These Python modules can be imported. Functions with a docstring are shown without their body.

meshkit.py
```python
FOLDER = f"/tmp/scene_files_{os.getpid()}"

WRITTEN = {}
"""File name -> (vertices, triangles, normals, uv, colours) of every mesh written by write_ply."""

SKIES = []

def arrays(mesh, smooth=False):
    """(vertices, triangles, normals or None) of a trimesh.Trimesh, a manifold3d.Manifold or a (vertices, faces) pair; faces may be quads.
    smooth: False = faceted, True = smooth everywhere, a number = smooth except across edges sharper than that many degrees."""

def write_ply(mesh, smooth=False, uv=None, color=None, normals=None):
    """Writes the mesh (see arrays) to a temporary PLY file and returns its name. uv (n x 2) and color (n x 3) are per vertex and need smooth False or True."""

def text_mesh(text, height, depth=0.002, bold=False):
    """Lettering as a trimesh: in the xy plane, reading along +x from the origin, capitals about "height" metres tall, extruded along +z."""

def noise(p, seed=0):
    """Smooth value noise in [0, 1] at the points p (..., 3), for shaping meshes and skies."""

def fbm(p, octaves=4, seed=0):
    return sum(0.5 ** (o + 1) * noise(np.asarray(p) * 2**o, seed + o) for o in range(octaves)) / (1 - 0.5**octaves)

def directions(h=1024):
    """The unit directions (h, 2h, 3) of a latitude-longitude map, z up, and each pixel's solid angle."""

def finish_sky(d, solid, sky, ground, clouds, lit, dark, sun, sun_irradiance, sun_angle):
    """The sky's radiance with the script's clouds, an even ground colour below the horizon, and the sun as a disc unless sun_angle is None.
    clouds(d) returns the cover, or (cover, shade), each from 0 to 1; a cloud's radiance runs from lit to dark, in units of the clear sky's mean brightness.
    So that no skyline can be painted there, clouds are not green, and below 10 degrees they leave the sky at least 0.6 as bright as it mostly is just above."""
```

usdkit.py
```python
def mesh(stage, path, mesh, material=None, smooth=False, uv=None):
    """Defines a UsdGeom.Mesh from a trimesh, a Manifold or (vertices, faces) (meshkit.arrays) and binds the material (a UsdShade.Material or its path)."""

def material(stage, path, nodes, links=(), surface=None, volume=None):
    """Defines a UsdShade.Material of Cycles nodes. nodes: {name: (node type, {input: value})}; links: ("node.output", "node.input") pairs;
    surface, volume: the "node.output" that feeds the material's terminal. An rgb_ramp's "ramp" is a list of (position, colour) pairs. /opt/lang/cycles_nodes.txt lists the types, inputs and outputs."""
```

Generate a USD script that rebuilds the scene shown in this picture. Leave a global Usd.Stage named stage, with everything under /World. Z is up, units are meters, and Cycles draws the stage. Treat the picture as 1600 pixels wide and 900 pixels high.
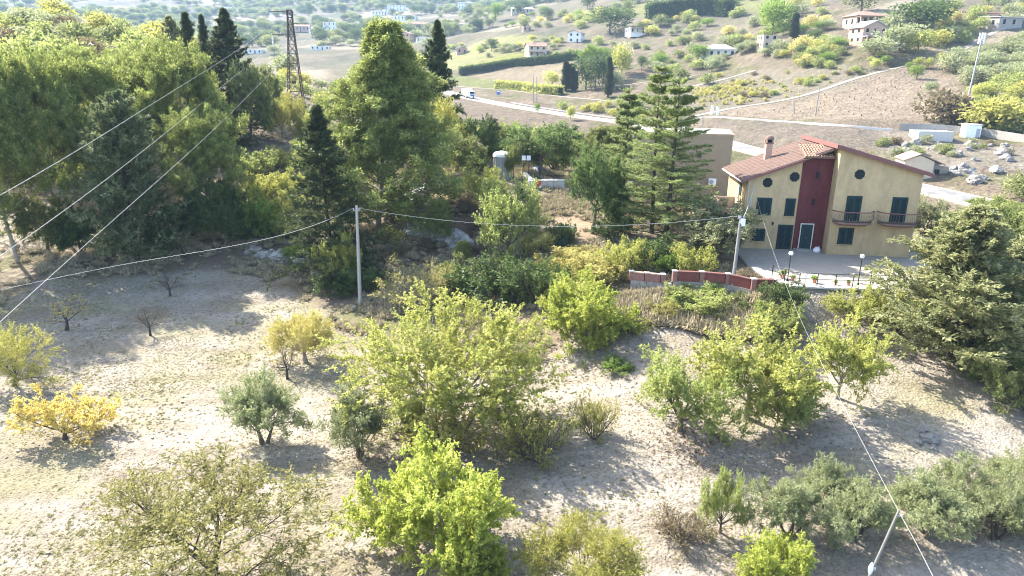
import math, random
import numpy as np, trimesh, usdkit, meshkit
from scipy.interpolate import RBFInterpolator, RegularGridInterpolator
from pxr import Usd, UsdGeom, UsdLux, UsdShade, Gf, Sdf, Vt

stage = Usd.Stage.CreateInMemory()
UsdGeom.SetStageUpAxis(stage, 'Z')
UsdGeom.SetStageMetersPerUnit(stage, 1.0)
world = UsdGeom.Xform.Define(stage, '/World')
stage.SetDefaultPrim(world.GetPrim())
UsdGeom.Scope.Define(stage, '/World/Looks')

# ------------------------------------------------------------------ camera
CAM_Z, PITCH, ROLL, FPX = 20.0, math.radians(17.05), math.radians(0.75), 1075.0
sp, cp, sr, cr = math.sin(PITCH), math.cos(PITCH), math.sin(ROLL), math.cos(ROLL)
_r0, _u0, FWD = np.array([1., 0, 0]), np.array([0, sp, cp]), np.array([0, cp, -sp])
RIGHT = cr * _r0 + sr * _u0
UP = -sr * _r0 + cr * _u0
CAM = np.array([0, 0, CAM_Z])
cam = UsdGeom.Camera.Define(stage, '/World/camera')
cam.CreateHorizontalApertureAttr(36.0)
cam.CreateVerticalApertureAttr(20.25)
cam.CreateFocalLengthAttr(36.0 * FPX / 1600)
cam.CreateClippingRangeAttr(Gf.Vec2f(0.5, 20000))
EXPOSURE = 1.95
cam.CreateExposureAttr(EXPOSURE)
M4 = Gf.Matrix4d(*RIGHT, 0, *UP, 0, *(-FWD), 0, *CAM, 1)
cam.AddTransformOp().Set(M4)

# ------------------------------------------------------------------ sun, sky
SUN_AZ, SUN_EL = math.radians(-48), math.radians(40)      # azimuth from +y towards +x
SUN = np.array([math.sin(SUN_AZ) * math.cos(SUN_EL), math.cos(SUN_AZ) * math.cos(SUN_EL), math.sin(SUN_EL)])
sun = UsdLux.DistantLight.Define(stage, '/World/sun')
sun.CreateIntensityAttr(1.25); sun.CreateAngleAttr(0.53); sun.CreateColorAttr(Gf.Vec3f(1.0, 0.94, 0.84))
sun.GetPrim().CreateAttribute('inputs:normalize', Sdf.ValueTypeNames.Bool).Set(True)
zax = SUN; xax = np.cross([0, 0, 1.], zax); xax /= np.linalg.norm(xax); yax = np.cross(zax, xax)
UsdGeom.Xformable(sun).AddTransformOp().Set(Gf.Matrix4d(*xax, 0, *yax, 0, *zax, 0, 0, 0, 200, 1))
skymat = usdkit.material(stage, '/World/Looks/sky_look', {
    's': ('sky_texture', dict(sky_type='single_scattering', sun_disc=False, sun_elevation=SUN_EL, sun_rotation=math.atan2(SUN[0], SUN[1]), altitude=200.0, aerosol_density=2.3, air_density=.9)),
    'b': ('background_shader', dict(strength=0.15))}, [('s.color', 'b.color')], surface='b.background')
sky = UsdLux.DomeLight.Define(stage, '/World/sky')
UsdShade.MaterialBindingAPI.Apply(sky.GetPrim()).Bind(skymat)

# ------------------------------------------------------------------ helpers
_used = {}
def numbered(parent, name):
    k = (str(parent), name); n = _used.get(k, -1) + 1; _used[k] = n
    return f'{parent}/{name}' + (f'_{n:03d}' if n else '')

def tag(p, label=None, cat=None, group=None, kind=None):
    p = p.GetPrim() if hasattr(p, 'GetPrim') else p
    for k, v in (('label', label), ('category', cat), ('group', group), ('kind', kind)):
        if v: p.SetCustomDataByKey(k, v)
    return p

def thing(name, label, cat, loc=(0, 0, 0), rot=0, scale=None, group=None):
    x = UsdGeom.Xform.Define(stage, numbered('/World', name))
    x.AddTranslateOp().Set(Gf.Vec3d(*map(float, loc)))
    if rot: x.AddRotateZOp().Set(float(rot))
    if scale is not None: x.AddScaleOp().Set(Gf.Vec3f(*map(float, scale)))
    return tag(x, label, cat, group)

def pth(p): return str(p.GetPath()) if hasattr(p, 'GetPath') else str(p)

def part(parent, name, m, mat, smooth=False, label=None, kind=None, rnd=None):
    me = usdkit.mesh(stage, numbered(pth(parent), name), m, mat, smooth=smooth)
    if rnd is not None:
        UsdGeom.PrimvarsAPI(me).CreatePrimvar('rnd', Sdf.ValueTypeNames.FloatArray, 'vertex').Set(Vt.FloatArray.FromNumpy(np.asarray(rnd, np.float32)))
    tag(me, label, kind=kind)
    return me

def top(name, m, mat, label=None, cat=None, group=None, kind=None, smooth=False):
    return tag(part('/World', name, m, mat, smooth), label, cat, group, kind)

def box(x0, x1, y0, y1, z0, z1):
    b = trimesh.creation.box([x1 - x0, y1 - y0, z1 - z0]); b.apply_translation([(x0 + x1) / 2, (y0 + y1) / 2, (z0 + z1) / 2]); return b

def cbox(x0, x1, y0, y1, z0, z1, c=0.02):
    """box with chamfered edges (convex hull of inset corners)"""
    pts = []
    for x, sx in ((x0, 1), (x1, -1)):
        for y, sy in ((y0, 1), (y1, -1)):
            for z, sz in ((z0, 1), (z1, -1)):
                pts += [(x, y + sy * c, z + sz * c), (x + sx * c, y, z + sz * c), (x + sx * c, y + sy * c, z)]
    return trimesh.convex.convex_hull(np.array(pts))

def cyl(p, q, r, r2=None, n=10):
    p, q = np.array(p, float), np.array(q, float); r2 = r if r2 is None else r2
    return tube(np.stack([p, q])[None], np.array([[r, r2]]), n, cap=True)

def cat(ms): return trimesh.util.concatenate([m if isinstance(m, trimesh.Trimesh) else trimesh.Trimesh(*m, process=False) for m in ms])

def tube(P, R, sides, cap=False):
    """P (B,S,3), R (B,S): tapered tubes, vectorised"""
    B, S, _ = P.shape
    T = np.gradient(P, axis=1); T /= np.linalg.norm(T, axis=2, keepdims=True) + 1e-9
    ref = np.where(np.abs(T[:, :1, 2:3]) < .9, [0, 0, 1.], [1., 0, 0])
    A = np.cross(T, np.broadcast_to(ref, T.shape)); A /= np.linalg.norm(A, axis=2, keepdims=True) + 1e-9
    Bn = np.cross(T, A); an = np.arange(sides) * 2 * np.pi / sides
    V = P[:, :, None] + R[:, :, None, None] * (np.cos(an)[:, None] * A[:, :, None] + np.sin(an)[:, None] * Bn[:, :, None])
    i, j = np.meshgrid(np.arange(S - 1), np.arange(sides), indexing='ij')
    q = np.stack([i * sides + j, i * sides + (j + 1) % sides, (i + 1) * sides + (j + 1) % sides, (i + 1) * sides + j], -1).reshape(-1, 4)
    f = np.vstack([q[:, [0, 2, 1]], q[:, [0, 3, 2]]])
    f = (f[None] + (np.arange(B) * S * sides)[:, None, None]).reshape(-1, 3)
    v = V.reshape(-1, 3)
    if cap:
        extra = []
        for b in range(B):
            o = b * S * sides
            for k in range(1, sides - 1):
                extra.append((o, o + k, o + k + 1)); e = o + (S - 1) * sides; extra.append((e, e + k + 1, e + k))
        f = np.vstack([f, extra])
    return v, f

# ------------------------------------------------------------------ picture rays
def ray(px, py):
    d = FWD + RIGHT * ((np.asarray(px, float)[..., None] - 800) / FPX) - UP * ((np.asarray(py, float)[..., None] - 450) / FPX)
    return d                                              # per unit of depth along the camera axis
def at(px, py, zc): return CAM + ray(px, py) * zc
def proj(p):
    q = np.asarray(p, float) - CAM; z = q @ FWD
    return 800 + FPX * (q @ RIGHT) / z, 450 - FPX * (q @ UP) / z, z

# ------------------------------------------------------------------ terrain
ZC = [  # px, py, height of the ground
 (0,890,0),(400,890,0),(800,890,0),(1200,890,0),(1590,890,.3),(0,700,0),(400,700,0),(800,700,.3),(1200,700,.9),(1590,700,1.5),
 (0,560,.2),(300,560,.3),(600,560,.8),(900,560,1.7),(1200,600,2.1),(1590,640,2.5),(0,450,.8),(200,430,1),(480,445,1.3),(563,470,1.5),
 (850,500,2.5),(1000,500,3.5),(1142,467,4.2),(1270,478,4.5),(1400,500,4.2),(1540,560,3.2),(1240,440,6.1),(1390,445,6.1),(1160,387,6.1),(1420,412,6.0),
 (950,410,5.5),(1000,380,6),(925,362,6.3),(780,390,4.2),(640,380,3.6),(590,370,3.5),(650,440,2.2),(840,295,8.3),(783,272,9.3),(845,270,9),
 (420,400,1.8),(220,400,1.9),(30,370,3.0),(1100,420,5.7),(1500,470,5.0),(1590,480,5)]
DC = [  # px, py, depth
 (440,230,100),(460,165,125),(380,300,82),(50,60,150),(130,8,210),(250,55,200),(330,85,190),(200,110,125),(0,130,105),(-300,60,160),(-300,200,100),
 (430,115,330),(400,85,560),(560,95,500),(700,115,400),(620,150,310),(730,150,300),(800,165,270),(900,181,236),(1000,192,215),
 (1080,205,190),(1180,237,158),(1300,262,135),(1445,290,115),(1500,305,108),(1600,327,100),(820,200,190),(760,185,220),(900,215,140),
 (1250,200,165),(1350,225,145),(1440,255,125),(1550,270,120),(1590,215,150),(1500,206,160),(1400,200,168),(1130,180,195),(1220,165,215),
 (1350,150,210),(1450,110,225),(1350,180,180),(1590,160,175),(1590,80,230),(1545,30,280),(1370,78,230),(1300,0,380),(1590,0,340),(1200,60,300),
 (1120,95,320),(1150,120,280),(1060,130,265),(1000,100,330),(900,120,320),(950,150,270),(840,130,330),(840,85,400),(900,60,440),(800,50,500),
 (1000,40,440),(1000,5,560),(900,18,600),(1150,20,450),(750,55,560),(640,45,800),(560,60,700),(680,60,620),(440,60,750),(520,40,950),(400,30,1150),
 (600,10,1200),(740,12,1200),(830,15,1100),(300,40,1050),(200,20,1200),(400,0,1500),(700,0,1500),(850,0,1400),(-200,0,1300),
 (0,-40,2200),(400,-40,2200),(800,-40,2200),(1000,-40,800),(1300,-40,520),(1600,-40,470),(1300,-110,1500),(1900,0,300),(1900,200,150),(2000,330,95),(1900,-60,900)]
_pts = []
for x, y, z in ZC:
    d = ray(x, y); _pts.append(CAM + d * ((z - CAM_Z) / d[2]))
for x, y, d in DC: _pts.append(at(x, y, d))
_pts += [(0, 6, -.8), (-22, 8, -.6), (22, 8, -.3), (-60, 20, -.5), (60, 22, 1), (-80, 50, 2), (75, 50, 4), (0, 1.0, -1), (-100, 5, -1), (100, 5, 0)]
for px in (60, 160, 260, 350):                            # the valley hidden behind the crest on the left
    for zc, z in ((300, 12), (430, 14)):
        p = at(px, 120, zc); _pts.append((p[0], p[1], z))
_pts = np.array(_pts, float)
def _key(x, y): return np.stack([np.arctan2(x, y) * 2.2, np.log(np.hypot(x, y) + 6) * 1.0], -1)
_rbf = RBFInterpolator(_key(_pts[:, 0], _pts[:, 1]), _pts[:, 2], kernel='linear', smoothing=0.0)
TH = np.radians(np.linspace(-80, 80, 561)); LR = np.linspace(math.log(1.0 + 6), math.log(3300 + 6), 701)
_tg, _lg = np.meshgrid(TH, LR, indexing='ij'); _rg = np.exp(_lg) - 6
GX, GY = _rg * np.sin(_tg), _rg * np.cos(_tg)
# coarse evaluation, smoothed, then refined
_ct, _cl = np.linspace(TH[0], TH[-1], 171), np.linspace(LR[0], LR[-1], 206)
_a, _b = np.meshgrid(_ct, _cl, indexing='ij')
_zc = _rbf(np.stack([_a.ravel() * 2.2, _b.ravel()], -1)).reshape(_a.shape)
from scipy.ndimage import gaussian_filter, zoom as _ndzoom
_zc = gaussian_filter(_zc, (1.6, 1.6))
GZ = RegularGridInterpolator((_ct, _cl), _zc, method='linear')(np.stack([_tg, _lg], -1))
GZ = gaussian_filter(GZ, (2, 2))
GZ = np.minimum(GZ, 420)
# relief
_n = lambda s, seed, o=4: meshkit.fbm(np.stack([GX * s, GY * s, 0 * GX], -1), o, seed) - .5
_far = np.clip((_rg - 70) / 150, 0, 1)
GZ += _n(1 / 60, 3) * 9 * np.clip((_rg - 120) / 400, 0, 1) + _n(1 / 7, 5) * (.5 + .9 * _far) * np.clip((_rg - 20) / 50, .25, 1)

class Terr:
    def __init__(s): s.f = RegularGridInterpolator((TH, LR), GZ, bounds_error=False, fill_value=None)
    def __call__(s, x, y):
        x, y = np.asarray(x, float), np.asarray(y, float)
        o = s.f(np.stack([np.arctan2(x, y), np.log(np.hypot(x, y) + 6)], -1)); return float(np.ravel(o)[0]) if x.ndim == 0 else o
H = Terr()
_tt = np.exp(np.linspace(math.log(8), math.log(3200), 1500))
def hit(px, py):
    d = ray(px, py); P = CAM + d * _tt[:, None]
    dz = P[:, 2] - H(P[:, 0], P[:, 1]); k = np.argmax(dz < 0)
    if dz[k] >= 0: k = len(_tt) - 1
    t = _tt[k] if k == 0 else _tt[k - 1] + (_tt[k] - _tt[k - 1]) * dz[k - 1] / (dz[k - 1] - dz[k] + 1e-9)
    return CAM + d * t
def ground(px, zc, py0=300):
    """the ground point seen in picture column px (when nothing hides it) at depth zc"""
    py = py0
    for _ in range(12):
        p = at(px, py, zc); z = H(p[0], p[1]); q = np.array([p[0], p[1], z]); py = proj(q)[1]
    return q

# flat or graded places: house terrace, roads
import shapely
from shapely.geometry import LineString, Polygon
PTS = shapely.points(GX.ravel(), GY.ravel())
def wpoly(px): return Polygon([hit(*p)[:2] for p in px])
def grade(line3, half, blend):
    """levels the ground across a road whose centre line is line3"""
    global GZ
    L = LineString(line3[:, :2]); d = shapely.distance(L, PTS); near = d < half + blend
    s = shapely.line_locate_point(L, PTS[near])
    cum = np.concatenate([[0], np.cumsum(np.linalg.norm(np.diff(line3[:, :2], axis=0), axis=1))])
    z = np.interp(s, cum, line3[:, 2]); w = np.clip(1 - (d[near] - half) / blend, 0, 1); w = w * w * (3 - 2 * w)
    g = GZ.ravel().copy(); g[near] = g[near] * (1 - w) + (z - .12) * w; GZ = g.reshape(GZ.shape)
def smooth_line(P, n=80, it=3):
    P = np.array(P, float); c = np.concatenate([[0], np.cumsum(np.linalg.norm(np.diff(P[:, :2], axis=0), axis=1))])
    Q = np.stack([np.interp(np.linspace(0, c[-1], n), c, P[:, k]) for k in range(3)], 1)
    for _ in range(it):
        R = Q.copy()
        for k in range(6): R[1:-1] = .25 * R[:-2] + .5 * R[1:-1] + .25 * R[2:]
        Q = R
    return Q
ROAD = smooth_line([hit(*p) for p in ((560,118),(640,131),(690,142),(730,152),(800,166),(900,182),(1000,194),(1080,208),(1180,237),(1300,264),(1445,294),(1500,309),(1600,331),(1800,380))], 120, 4)
TRACKS = [smooth_line([hit(*p) for p in q], 60, 1) for q in (
    ((1085,181),(1113,176),(1150,167),(1210,160),(1270,146),(1330,124),(1390,108),(1430,100),(1490,86),(1530,62),(1570,42)),
    ((975,133),(1020,127),(1080,119),(1130,111),(1180,102),(1230,92)),
    ((1062,138),(1090,133),(1130,124),(1180,110)),
    ((690,133),(740,137),(800,141),(880,151),(960,158),(1020,160)))]
TERR_PX = ((1150,392),(1178,420),(1203,436),(1240,449),(1300,451),(1415,454),(1480,440),(1470,400),(1300,380),(1180,372))
TZ = 6.1
terr_poly = Polygon([(CAM + ray(*p) * ((TZ - CAM_Z) / ray(*p)[2]))[:2] for p in TERR_PX]).buffer(.5)
d_ = shapely.distance(terr_poly, PTS); w_ = np.clip(1 - d_ / 2.2, 0, 1).reshape(GZ.shape)
GZ = GZ * (1 - w_) + (TZ - .12) * w_
grade(ROAD, 4.5, 6)
for t_ in TRACKS: grade(t_, 1.7, 3)
H = Terr()

# ------------------------------------------------------------------ ground colours (the earth's own colours, by place)
def fb(s, seed, o=4): return meshkit.fbm(np.stack([GX * s, GY * s, 0 * GX], -1), o, seed)
def mixc(C, c, w): return C * (1 - w[..., None]) + np.array(c) * w[..., None]
def mask(px=None, poly=None, soft=1.0):
    p = poly if poly is not None else wpoly(px)
    d = shapely.distance(p, PTS).reshape(GX.shape)
    return np.clip(1 - d / soft, 0, 1)
C = np.zeros(GX.shape + (3,)) + (.175, .14, .10)                       # rough dry hillside earth
n1, n2, n3 = fb(1 / 9, 11), fb(1 / 30, 12), fb(1 / 3, 13)
C = mixc(C, (.115, .120, .050), np.clip((n1 - .47) * 5, 0, 1) * .75)       # scrubby herbs
C = mixc(C, (.27, .23, .17), np.clip((n3 - .56) * 5, 0, 1) * .7)         # bare pale earth
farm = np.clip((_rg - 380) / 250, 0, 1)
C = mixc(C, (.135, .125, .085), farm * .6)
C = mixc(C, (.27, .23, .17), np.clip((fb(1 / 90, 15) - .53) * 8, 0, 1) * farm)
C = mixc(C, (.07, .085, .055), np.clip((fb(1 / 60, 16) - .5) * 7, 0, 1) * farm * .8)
FIELD_PX = ((-900,520),(-60,440),(20,425),(70,404),(200,402),(300,400),(380,402),(470,432),(520,470),(600,500),(760,540),(850,545),(940,505),(1000,498),(1120,505),(1200,530),(1300,500),(1385,510),(1450,545),(1540,600),(1640,660),(2300,900),(2300,1500),(800,2600),(-900,1500))
field_poly = Polygon([(CAM + ray(*p) * ((min(4, max(0, (900 - p[1]) / 110)) * .8 - CAM_Z) / ray(*p)[2]))[:2] for p in FIELD_PX if p[1] < 1200] + [(60, 5), (0, 0), (-60, 5)]).buffer(0)
fm = mask(poly=field_poly, soft=1.2)
soil = np.zeros_like(C) + (.29, .257, .214)
soil = mixc(soil, (.20, .165, .122), np.clip((fb(1 / 5, 21) - .45) * 3, 0, 1) * .8)
soil = mixc(soil, (.335, .305, .262), np.clip((fb(1 / 2.2, 22) - .52) * 4, 0, 1) * .7)
lines_ = meshkit.fbm(np.stack([GX * .10 + GY * .02, GY * 1.15 - GX * .12, 0 * GX], -1), 3, 27)
soil = mixc(soil, (.175, .145, .105), np.clip((lines_ - .47) * 5, 0, 1) * .55)
soil = mixc(soil, (.34, .30, .235), np.clip((.44 - lines_) * 5, 0, 1) * .4)
grassy = np.clip(.65 - (GX + 8) / 26, 0, 1) * np.clip((fb(1 / 4, 23) - .36) * 3.0 + .25 * np.sin(GY * 1.9 + GX * .25), 0, 1)
soil = mixc(soil, (.205, .195, .095), np.clip(grassy, 0, 1) * .5)
soil = mixc(soil, (.21, .19, .10), np.clip((fb(1 / 6, 24) - .55) * 5, 0, 1) * .6)
C = C * (1 - fm[..., None]) + soil * fm[..., None]
for px, col, s in (
    (((735,160),(800,174),(900,190),(935,225),(860,245),(760,235),(715,200)), (.225, .175, .130), 6),         # brown field before the road
    (((430,98),(500,110),(510,150),(420,150)), (.36, .30, .22), 8),
    (((1085,172),(1210,164),(1330,129),(1430,107),(1480,120),(1500,165),(1460,185),(1300,186),(1150,180)), (.33, .265, .20), 4),
    (((1110,190),(1400,204),(1420,226),(1300,240),(1150,226)), (.215, .18, .145), 4),
    (((1065,140),(1180,112),(1330,105),(1370,112),(1300,140),(1210,157),(1090,172)), (.255, .225, .165), 5),
    (((650,100),(760,62),(830,62),(780,90),(690,112)), (.30, .30, .115), 10),
    (((730,104),(800,86),(850,88),(790,104)), (.27, .29, .05), 8),
    (((740,112),(900,98),(905,120),(850,140),(760,128)), (.30, .245, .165), 6),
    (((690,116),(800,128),(870,140),(872,147),(760,138),(690,126)), (.20, .225, .07), 6),
    (((900,20),(1000,5),(1200,6),(1100,12),(960,30)), (.26, .255, .09), 12),
    (((1060,8),(1200,0),(1290,0),(1200,18)), (.24, .25, .09), 12),
    (((1385,205),(1600,232),(1600,262),(1480,262),(1400,240)), (.30, .26, .21), 4),
    (((1370,18),(1420,0),(1470,10),(1400,30)), (.42, .36, .28), 6),
    (((1440,85),(1540,30),(1600,20),(1600,60),(1500,100)), (.36, .31, .23), 6),
    (((1540,140),(1600,120),(1600,200),(1580,180)), (.45, .40, .31), 5),
    (((770,275),(880,285),(890,310),(800,300)), (.36, .30, .22), 1.5),
    (((860,330),(960,345),(1000,400),(930,395),(870,360)), (.33, .25, .17), 1.5),
    (((560,360),(740,330),(760,430),(600,440)), (.20, .145, .10), 2),
    (((0,340),(40,345),(45,385),(0,400)), (.42, .36, .28), 1.5)):
    C = mixc(C, np.array(col) * .8, mask(px, soft=s) * (.75 + .25 * np.clip((n3 - .4) * 3, 0, 1)))
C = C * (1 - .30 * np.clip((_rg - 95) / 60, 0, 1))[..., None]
C = np.clip(C * (.86 + .28 * fb(1 / 1.3, 31, 3))[..., None], .01, .8)
CB = C
# ------------------------------------------------------------------ materials
def rough(name, col, var=.18, scale=6, rough_=.85, bump=.02, spec=.25, dirt=None, dscale=.6):
    """a matt surface with mottling and a little relief, in object space"""
    c = np.array(col); n = {'t': ('texture_coordinate', {}), 'n': ('noise_texture', dict(scale=scale, detail=5.0, roughness=.65)),
         'r': ('rgb_ramp', dict(ramp=[(.25, tuple(c * (1 - var))), (.5, tuple(c)), (.78, tuple(np.minimum(c * (1 + var), .95)))])),
         'b': ('bump', dict(distance=bump, strength=.8)), 'p': ('principled_bsdf', dict(roughness=rough_, specular_ior_level=spec))}
    l = [('t.object', 'n.vector'), ('n.fac', 'r.fac'), ('n.fac', 'b.height'), ('b.normal', 'p.normal')]
    if dirt is not None:
        n['n2'] = ('noise_texture', dict(scale=dscale, detail=6.0, roughness=.7))
        n['m2'] = ('mapping', dict(scale=(1.6, 1.6, .45)))
        n['r2'] = ('rgb_ramp', dict(ramp=[(.42, (0, 0, 0)), (.72, (.75, .75, .75))]))
        n['x'] = ('mix', dict(color2=tuple(dirt)))
        l += [('t.object', 'm2.vector'), ('m2.vector', 'n2.vector'), ('n2.fac', 'r2.fac'), ('r2.color', 'x.fac'), ('r.color', 'x.color1'), ('x.color', 'p.base_color')]
    else: l.append(('r.color', 'p.base_color'))
    return usdkit.material(stage, f'/World/Looks/{name}', n, l, surface='p.BSDF')

def leafy(name, c1, c2, c3=None, trans=.4, rough_=.55, objvar=.10):
    """leaf: colour runs c1..c2(..c3) leaf by leaf (primvar rnd) and varies a little tree by tree"""
    stops = [(0, c1), (1, c2)] if c3 is None else [(0, c1), (.6, c2), (1, c3)]
    n = {'a': ('attribute', dict(attribute='rnd')), 'r': ('rgb_ramp', dict(ramp=stops)), 'o': ('object_info', {}),
         'm': ('map_range', dict(from_min=0., from_max=1., to_min=1 - objvar, to_max=1 + objvar)), 'h': ('hsv', dict()),
         'p': ('principled_bsdf', dict(roughness=rough_, specular_ior_level=.25)), 't': ('translucent_bsdf', {}), 'x': ('mix_closure', dict(fac=trans))}
    return usdkit.material(stage, f'/World/Looks/{name}', n, [('a.fac', 'r.fac'), ('r.color', 'h.color'), ('o.random', 'm.value'), ('m.result', 'h.value'),
        ('h.color', 'p.base_color'), ('h.color', 't.color'), ('p.BSDF', 'x.closure1'), ('t.BSDF', 'x.closure2')], surface='x.closure')

def groundmat(name, scale, dist):
    n = {'a': ('attribute', dict(attribute='Cd')), 'g': ('geometry', {}), 'n': ('noise_texture', dict(scale=scale, detail=8.0, roughness=.72)),
         'v': ('voronoi_texture', dict(scale=scale * 2.2)), 'r': ('rgb_ramp', dict(ramp=[(.25, (.50, .49, .47)), (.5, (.95, .95, .94)), (.75, (1.35, 1.33, 1.28))])),
         'x': ('mix', dict(mix_type='multiply', fac=1.0)), 'b': ('bump', dict(distance=dist, strength=1.0)), 'p': ('principled_bsdf', dict(roughness=.95, specular_ior_level=.1)),
         'ad': ('math', dict(math_type='multiply_add', value2=.5))}
    return usdkit.material(stage, f'/World/Looks/{name}', n, [('g.position', 'n.vector'), ('g.position', 'v.vector'), ('n.fac', 'r.fac'), ('a.color', 'x.color1'), ('r.color', 'x.color2'),
        ('x.color', 'p.base_color'), ('v.distance', 'ad.value1'), ('n.fac', 'ad.value3'), ('ad.value', 'b.height'), ('b.normal', 'p.normal')], surface='p.BSDF')
GMn, GMf = groundmat('field_earth', 3.2, .10), groundmat('hill_earth', .55, .5)

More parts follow.
